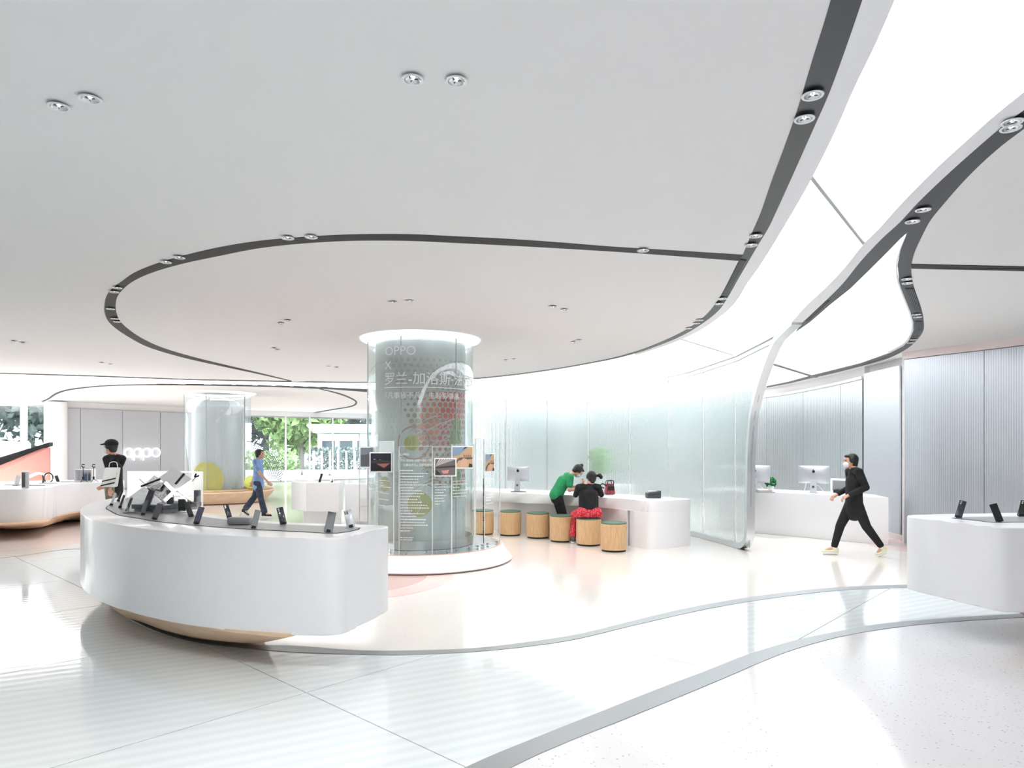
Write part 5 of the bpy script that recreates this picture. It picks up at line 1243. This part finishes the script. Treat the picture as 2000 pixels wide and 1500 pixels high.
def face_bits(t, c, R, s, mask):
    g = lambda p: Vector(c)+R@(Vector(p)*s); bm = bmesh.new()
    for q in (-1, 1): ell(bm, g((.083,q*.03,.012)), (.008*s,.013*s,.007*s), R)
    obj('eyes', bm, 'blackm', t); bm = bmesh.new()
    for q in (-1, 1): cap(bm, g((.088,q*.018,.034)), g((.082,q*.045,.036)), .004*s, .003*s, None, 1, 6)
    obj('eyebrows', bm, 'hair', t)
    if mask:
        bm = bmesh.new(); ell(bm, g((.062,0,-.045)), (.054*s,.058*s,.05*s), R); cap(bm, g((.09,0,-.02)), g((.1,0,-.035)), .014*s, .016*s, None, 1, 10)
        o = fuse('face_mask', bm, .006, mask, t, 1)
        for q in (-1, 1): tubeo('ear_loop', [g((.05,q*.058,-.02)), g((.02,q*.078,.0)), g((-.012,q*.084,.004))], .002*s, mask, o, 6)
def person(label, loc, rz, J, top, sleeve, hem, bottom, leg, shoes, hair, mask, s=1.0, hands=(.6,.6), palm=((0,0,-1),(0,0,-1)), group=None, shirt_r=.118, vox=.0075):
    t = thing('person', label, 'person', loc, rz, group); Y = Vector((0,1,0)); V = Vector
    R = frame(J.get('face', (1,0,0)), J.get('headup', (0,0,1))); sd = V(J.get('side', (0,1,0)))
    pel, che, nec, hd = (V(J[k]) for k in ('pelvis','chest','neck','head'))
    bm = bmesh.new()
    cap(bm, pel, pel.lerp(che, .6), .105*s, .095*s, sd, 1.3); cap(bm, pel.lerp(che, .5), che, .095*s, .105*s, sd, 1.35)
    cap(bm, che, nec, .09*s, .05*s, sd, 1.2); cap(bm, nec, hd-R@V((.015,0,.05)), .05*s, .048*s); head(bm, hd, R, s)
    for q in (0, 1):
        sh, el, wr = V(J['sh'][q]), V(J['el'][q]), V(J['wr'][q]); cap(bm, nec.lerp(sh, .3), sh, .05*s, .052*s)
        cap(bm, sh, el, .045*s, .036*s); cap(bm, el, wr, .037*s, .024*s); hand(bm, wr, (wr-el), palm[q], 1.0*s, hands[q], 1 if q == 0 else -1)
        hp, kn, an, to = V(J['hip'][q]), V(J['kn'][q]), V(J['an'][q]), V(J['toe'][q])
        cap(bm, hp, kn, .075*s, .05*s); cap(bm, kn, kn.lerp(an, .35), .048*s, .052*s); cap(bm, kn.lerp(an, .3), an, .05*s, .034*s); cap(bm, an, to, .036*s, .028*s)
    fuse('body', bm, vox, 'skin', t, 3); face_bits(t, hd, R, s, mask)
    # upper garment
    r0 = shirt_r*s; bm = bmesh.new(); down = V(J.get('down', (0,0,-1)))
    cap(bm, pel+down*hem, pel.lerp(che, .45), r0*1.08, r0*.98, sd, 1.38); cap(bm, pel.lerp(che, .4), che, r0*.98, r0*.98, sd, 1.42); cap(bm, che, nec-(nec-che).normalized()*.03, r0*.9, r0*.48, sd, 1.3)
    for q in (0, 1):
        sh, el, wr = V(J['sh'][q]), V(J['el'][q]), V(J['wr'][q]); cap(bm, nec.lerp(sh, .25)-V((0,0,.015)), sh, .058*s, .066*s)
        if sleeve == 'short': cap(bm, sh, sh.lerp(el, .62), .066*s, .064*s)
        else: cap(bm, sh, el, .064*s, .052*s); cap(bm, el, el.lerp(wr, .88), .052*s, .04*s)
    fuse('shirt', bm, vox*1.15, top, t, 3)
    bm = bmesh.new(); cap(bm, pel-V((0,0,.02)), pel-V((0,0,.07)), .106*s, .112*s, sd, 1.32)
    for q in (0, 1):
        hp, kn, an = V(J['hip'][q]), V(J['kn'][q]), V(J['an'][q])
        if leg == 'short': cap(bm, hp, hp.lerp(kn, .85), .1*s, .086*s)
        else: cap(bm, hp, kn, .098*s, .07*s); cap(bm, kn, an.lerp(kn, .12), .07*s, .052*s if leg == 'slim' else .075*s)
    fuse('trousers', bm, vox*1.15, bottom, t, 3)
    for q in (0, 1):
        an, to = V(J['an'][q]), V(J['toe'][q]); d = (to-an); fl = V((d.x, d.y, 0)).normalized(); bm = bmesh.new()
        heel = an-fl*.035+V((0,0,-.045)); cap(bm, heel, to+V((0,0,.0)), .04*s, .032*s, fl.cross(V((0,0,1))), 1.15); cap(bm, an-V((0,0,.01)), heel+V((0,0,.02)), .046*s, .044*s)
        sh_ = fuse('shoe', bm, .007, shoes, t, 2); bm = bmesh.new(); dd_ = (to-heel); cap(bm, heel-V((0,0,.028)), to-V((0,0,.026)), .03*s, .026*s, fl.cross(V((0,0,1))), 1.5); fuse('sole', bm, .007, 'maskw', sh_, 1)
    bm = bmesh.new(); g = lambda p: hd+R@(V(p)*s)
    ell(bm, g((-.028,0,.034)), (.1*s,.088*s,.098*s), R); ell(bm, g((-.05,0,-.02)), (.062*s,.078*s,.075*s), R); ell(bm, g((.045,0,.085)), (.045*s,.06*s,.026*s), R)
    for q in (-1, 1): ell(bm, g((-.01,q*.075,.02)), (.05*s,.018*s,.05*s), R)
    if hair == 'bob': cap(bm, g((-.05,0,-.02)), g((-.055,0,-.09)), .07*s, .05*s, R@Y, 1.1)
    if hair == 'bun': ell(bm, g((-.045,0,.128)), (.04*s,.04*s,.036*s)); ell(bm, g((-.03,0,.1)), (.03*s,.03*s,.03*s))
    if hair == 'tail': 
        a = g((-.05,-.07,.03)); ell(bm, a+V((0,-.025,.008)), (.024*s,.03*s,.024*s)); ell(bm, a+V((-.01,-.068,.012)), (.042*s,.042*s,.04*s)); ell(bm, a+V((-.02,-.09,-.015)), (.034*s,.034*s,.04*s))
        cap(bm, g((-.05,0,0)), g((-.06,0,-.07)), .07*s, .045*s, R@Y, 1.1)
    fuse('hair', bm, .0075, 'hair', t, 2)
    return t, R, hd
# walking visitor in black, right
Jr = dict(pelvis=(0,0,.82), chest=(.0,0,1.14), neck=(.015,0,1.335), head=(.055,0,1.435), sh=((0,.165,1.28),(.0,-.165,1.28)), el=((-.09,.2,1.05),(-.03,-.2,1.03)), wr=((.15,.16,.93),(.19,-.15,.92)),
 hip=((.0,.075,.80),(.0,-.075,.80)), kn=((-.15,.08,.45),(.17,-.08,.45)), an=((-.38,.08,.14),(.27,-.08,.10)), toe=((-.31,.08,.035),(.42,-.08,.05)))
t, R, hd = person('person walking left in long black top and trousers, white mask, by the reception desk', (5.22,10.42,0), PI-.05, Jr, 'cloth_black', 'long', .17, 'cloth_black', 'slim', 'shoe', 'bob', 'maskw', .97)
# green-shirt helper leaning over the counter
Jg = dict(pelvis=(-.07,0,.79), chest=(.06,0,1.03), neck=(.20,0,1.165), head=(.325,0,1.215), face=(.62,.1,-.78), headup=(.78,0,.62), sh=((.15,.16,1.13),(.16,-.165,1.11)), el=((.2,.22,.92),(.13,-.2,.885)), wr=((.33,.1,.925),(.31,-.1,.9)),
 hip=((-.06,.08,.78),(-.06,-.08,.78)), kn=((.02,.09,.44),(.05,-.08,.44)), an=((.0,.09,.09),(.02,-.08,.09)), toe=((.13,.1,.04),(.15,-.09,.04)), down=(-.4,0,-.92))
person('person in a green shirt and blue mask leaning over the service counter', (.87,12.33,0), .1, Jg, 'cloth_green', 'short', .0, 'cloth_black', 'wide', 'blackm', 'bun', 'mask', .92, (.9,.9), ((0,-1,-.3),(0,1,-.3)), shirt_r=.128)
# seated woman in black, back to the camera
Js = dict(pelvis=(-.02,0,.565), chest=(.02,0,.84), neck=(.05,-.02,1.02), head=(.09,-.05,1.125), face=(.9,.3,-.3), headup=(.3,0,.95), sh=((.04,.165,.97),(.04,-.165,.97)), el=((.2,.2,.83),(.26,-.25,.83)), wr=((.3,.09,1.0),(.42,-.16,.86)),
 hip=((.03,.09,.54),(.03,-.09,.54)), kn=((.38,.16,.5),(.38,-.14,.5)), an=((.2,.25,.1),(.34,-.14,.09)), toe=((.33,.27,.04),(.48,-.15,.04)))
t, R, hd = person('person in black top and red floral trousers sitting on a stool, back turned', (stools[1].location.x, stools[1].location.y-.0, 0), PI/2, Js, 'cloth_black', 'long', .04, 'redcloth', 'wide', 'greyd', 'tail', 'maskw', .93, (.9,.5), ((0,1,0),(0,0,-1)), shirt_r=.132)
bm = bmesh.new(); cap(bm, (-.02,.1,.53), (-.02,-.1,.53), .13, .13, (1,0,0), 1.15); cap(bm, (.0,.12,.5), (.2,.2,.47), .12, .1); cap(bm, (.0,-.12,.5), (.2,-.16,.47), .12, .1)
for v in bm.verts: v.co.z = max(v.co.z, .47)
fuse('trouser_folds', bm, .01, 'redcloth', t, 2)
# man in pale blue t-shirt walking right, far behind
Jb = dict(pelvis=(0,0,.80), chest=(.0,0,1.13), neck=(-.01,0,1.36), head=(.035,0,1.475), sh=((0,.18,1.30),(-.02,-.18,1.30)), el=((-.14,.2,1.06),(.1,-.21,1.02)), wr=((-.2,.2,.83),(.27,-.2,.84)),
 hip=((.0,.08,.80),(.0,-.08,.80)), kn=((-.12,.08,.46),(.08,-.08,.44)), an=((-.34,.08,.17),(.17,-.08,.09)), toe=((-.27,.08,.04),(.30,-.08,.035)))
person('person in a pale blue t-shirt and dark jeans walking right before the halftone window', ((505-1000)/F*16.1,16.1,0), .05, Jb, 'cloth_blue', 'short', .09, 'denim', 'wide', 'cloth_black', 'short', None, .98, (.5,.5), ((0,-1,0),(0,1,0)), vox=.009)
# man in cap walking left
Jh = dict(pelvis=(0,0,.93), chest=(.0,0,1.27), neck=(.02,0,1.515), head=(.07,0,1.64), sh=((0,.19,1.44),(-.02,-.19,1.44)), el=((-.12,.24,1.17),(.12,-.21,1.16)), wr=((-.1,.24,.93),(.3,-.16,.98)),
 hip=((.0,.085,.92),(.0,-.085,.92)), kn=((-.03,.09,.50),(.12,-.09,.50)), an=((-.24,.09,.13),(.16,-.09,.09)), toe=((-.17,.09,.04),(.30,-.09,.035)))
t, R, hd = person('person in black cap and black t-shirt with white stripes, walking left by the crescent table', ((223-1000)/F*12.2,12.2,0), PI-.1, Jh, 'cloth_black', 'short', .06, 'khaki', 'short', 'maskw', 'short', 'maskw', 1.02, (.5,.5), ((0,-1,0),(0,1,0)), vox=.009)
bm = bmesh.new(); ell(bm, (-.02,0,0), (.115,.1,.085)); cap(bm, (.07,0,-.0), (.15,0,-.015), .014, .012, (0,1,0), 5.5)
for v in bm.verts: v.co = hd+R@(v.co*1.02+Vector((0,0,.072)))
fuse('cap', bm, .007, 'cloth_black', t, 2)
bm = bmesh.new(); bx(bm, (-.1,.24,.955), (.055,.055,.022), bev=.008); obj('wrist_band', bm, 'blackm', t)
bg_ = thing('tote_bag', 'white bag with black stripes carried by the person in the black cap', 'bag', at(217, 951, 11.92), -.12)
bm = bmesh.new(); bx(bm, (0,0,.17), (.27,.1,.34), bev=.02)
for v in bm.verts: v.co.x += .22*(v.co.z-.17); v.co.y *= 1-.5*v.co.z/.34
obj('body', bm, 'whitecloth', bg_)
for k in range(4):
    bm = bmesh.new(); bx(bm, (.0,-.05+.012*k,.05+.075*k), (.25,.012,.022), rot=Matrix.Rotation(-.22, 3, 'Y'))
    for v in bm.verts: v.co.x += .22*(v.co.z-.17)
    obj('stripe', bm, 'blackm', bg_)
tubeo('handle', [tuple(q) for q in spline([(-.04,0,.33),(-.02,0,.42),(.1,.0,.43),(.13,0,.33)], 5)], .007, 'whitecloth', bg_)
# red handbag on the counter beside the seated woman
M['bagred'] = noise_color(mat('dark_red_leather', (150,44,62), .5), (120,34,50), (176,70,84), 18, 3)
p = P(1190,966.5,ch); hb = thing('handbag', 'dark red handbag with black straps on the service counter beside the seated woman', 'bag', (p[0]+.02, p[1]+.1, ch+.002), .3)
bm = bmesh.new(); bx(bm, (0,0,.1), (.2,.12,.2), bev=.03)
for v in bm.verts: v.co.x *= 1-.25*v.co.z/.2; v.co.y *= 1-.4*v.co.z/.2
obj('body', bm, 'bagred', hb)
tubeo('handle', [tuple(q) for q in spline([(-.06,-.04,.17),(-.05,-.05,.25),(.05,-.05,.25),(.06,-.04,.17)], 5)], .009, 'blackm', hb); tubeo('handle', [tuple(q) for q in spline([(-.06,.04,.17),(-.05,.05,.24),(.05,.05,.24),(.06,.04,.17)], 5)], .009, 'blackm', hb)
tubeo('strap', [tuple(q) for q in spline([(-.08,-.03,.16),(-.16,-.04,.2),(-.22,-.05,.16),(-.14,-.06,.12)], 5)], .012, 'blackm', hb)
boxo('flap', (0,-.058,.12), (.13,.02,.07), 'blackm', hb, bev=.008)
p = P(1128,962,ch); o = boxo('phone', (0,0,.006), (.075,.15,.009), 'screen', None, bev=.003); o.location = (1.27,12.35,ch); tag(o, 'dark phone lying on the service counter under the helper\'s hands', 'phone', 'things lying on the service counter')
o = boxo('paper_sheet', (0,0,.002), (.21,.29,.003), 'print', None); o.location = (1.0,12.75,ch); tag(o, 'white paper sheet lying on the service counter by the green-shirted helper', 'paper', 'things lying on the service counter')
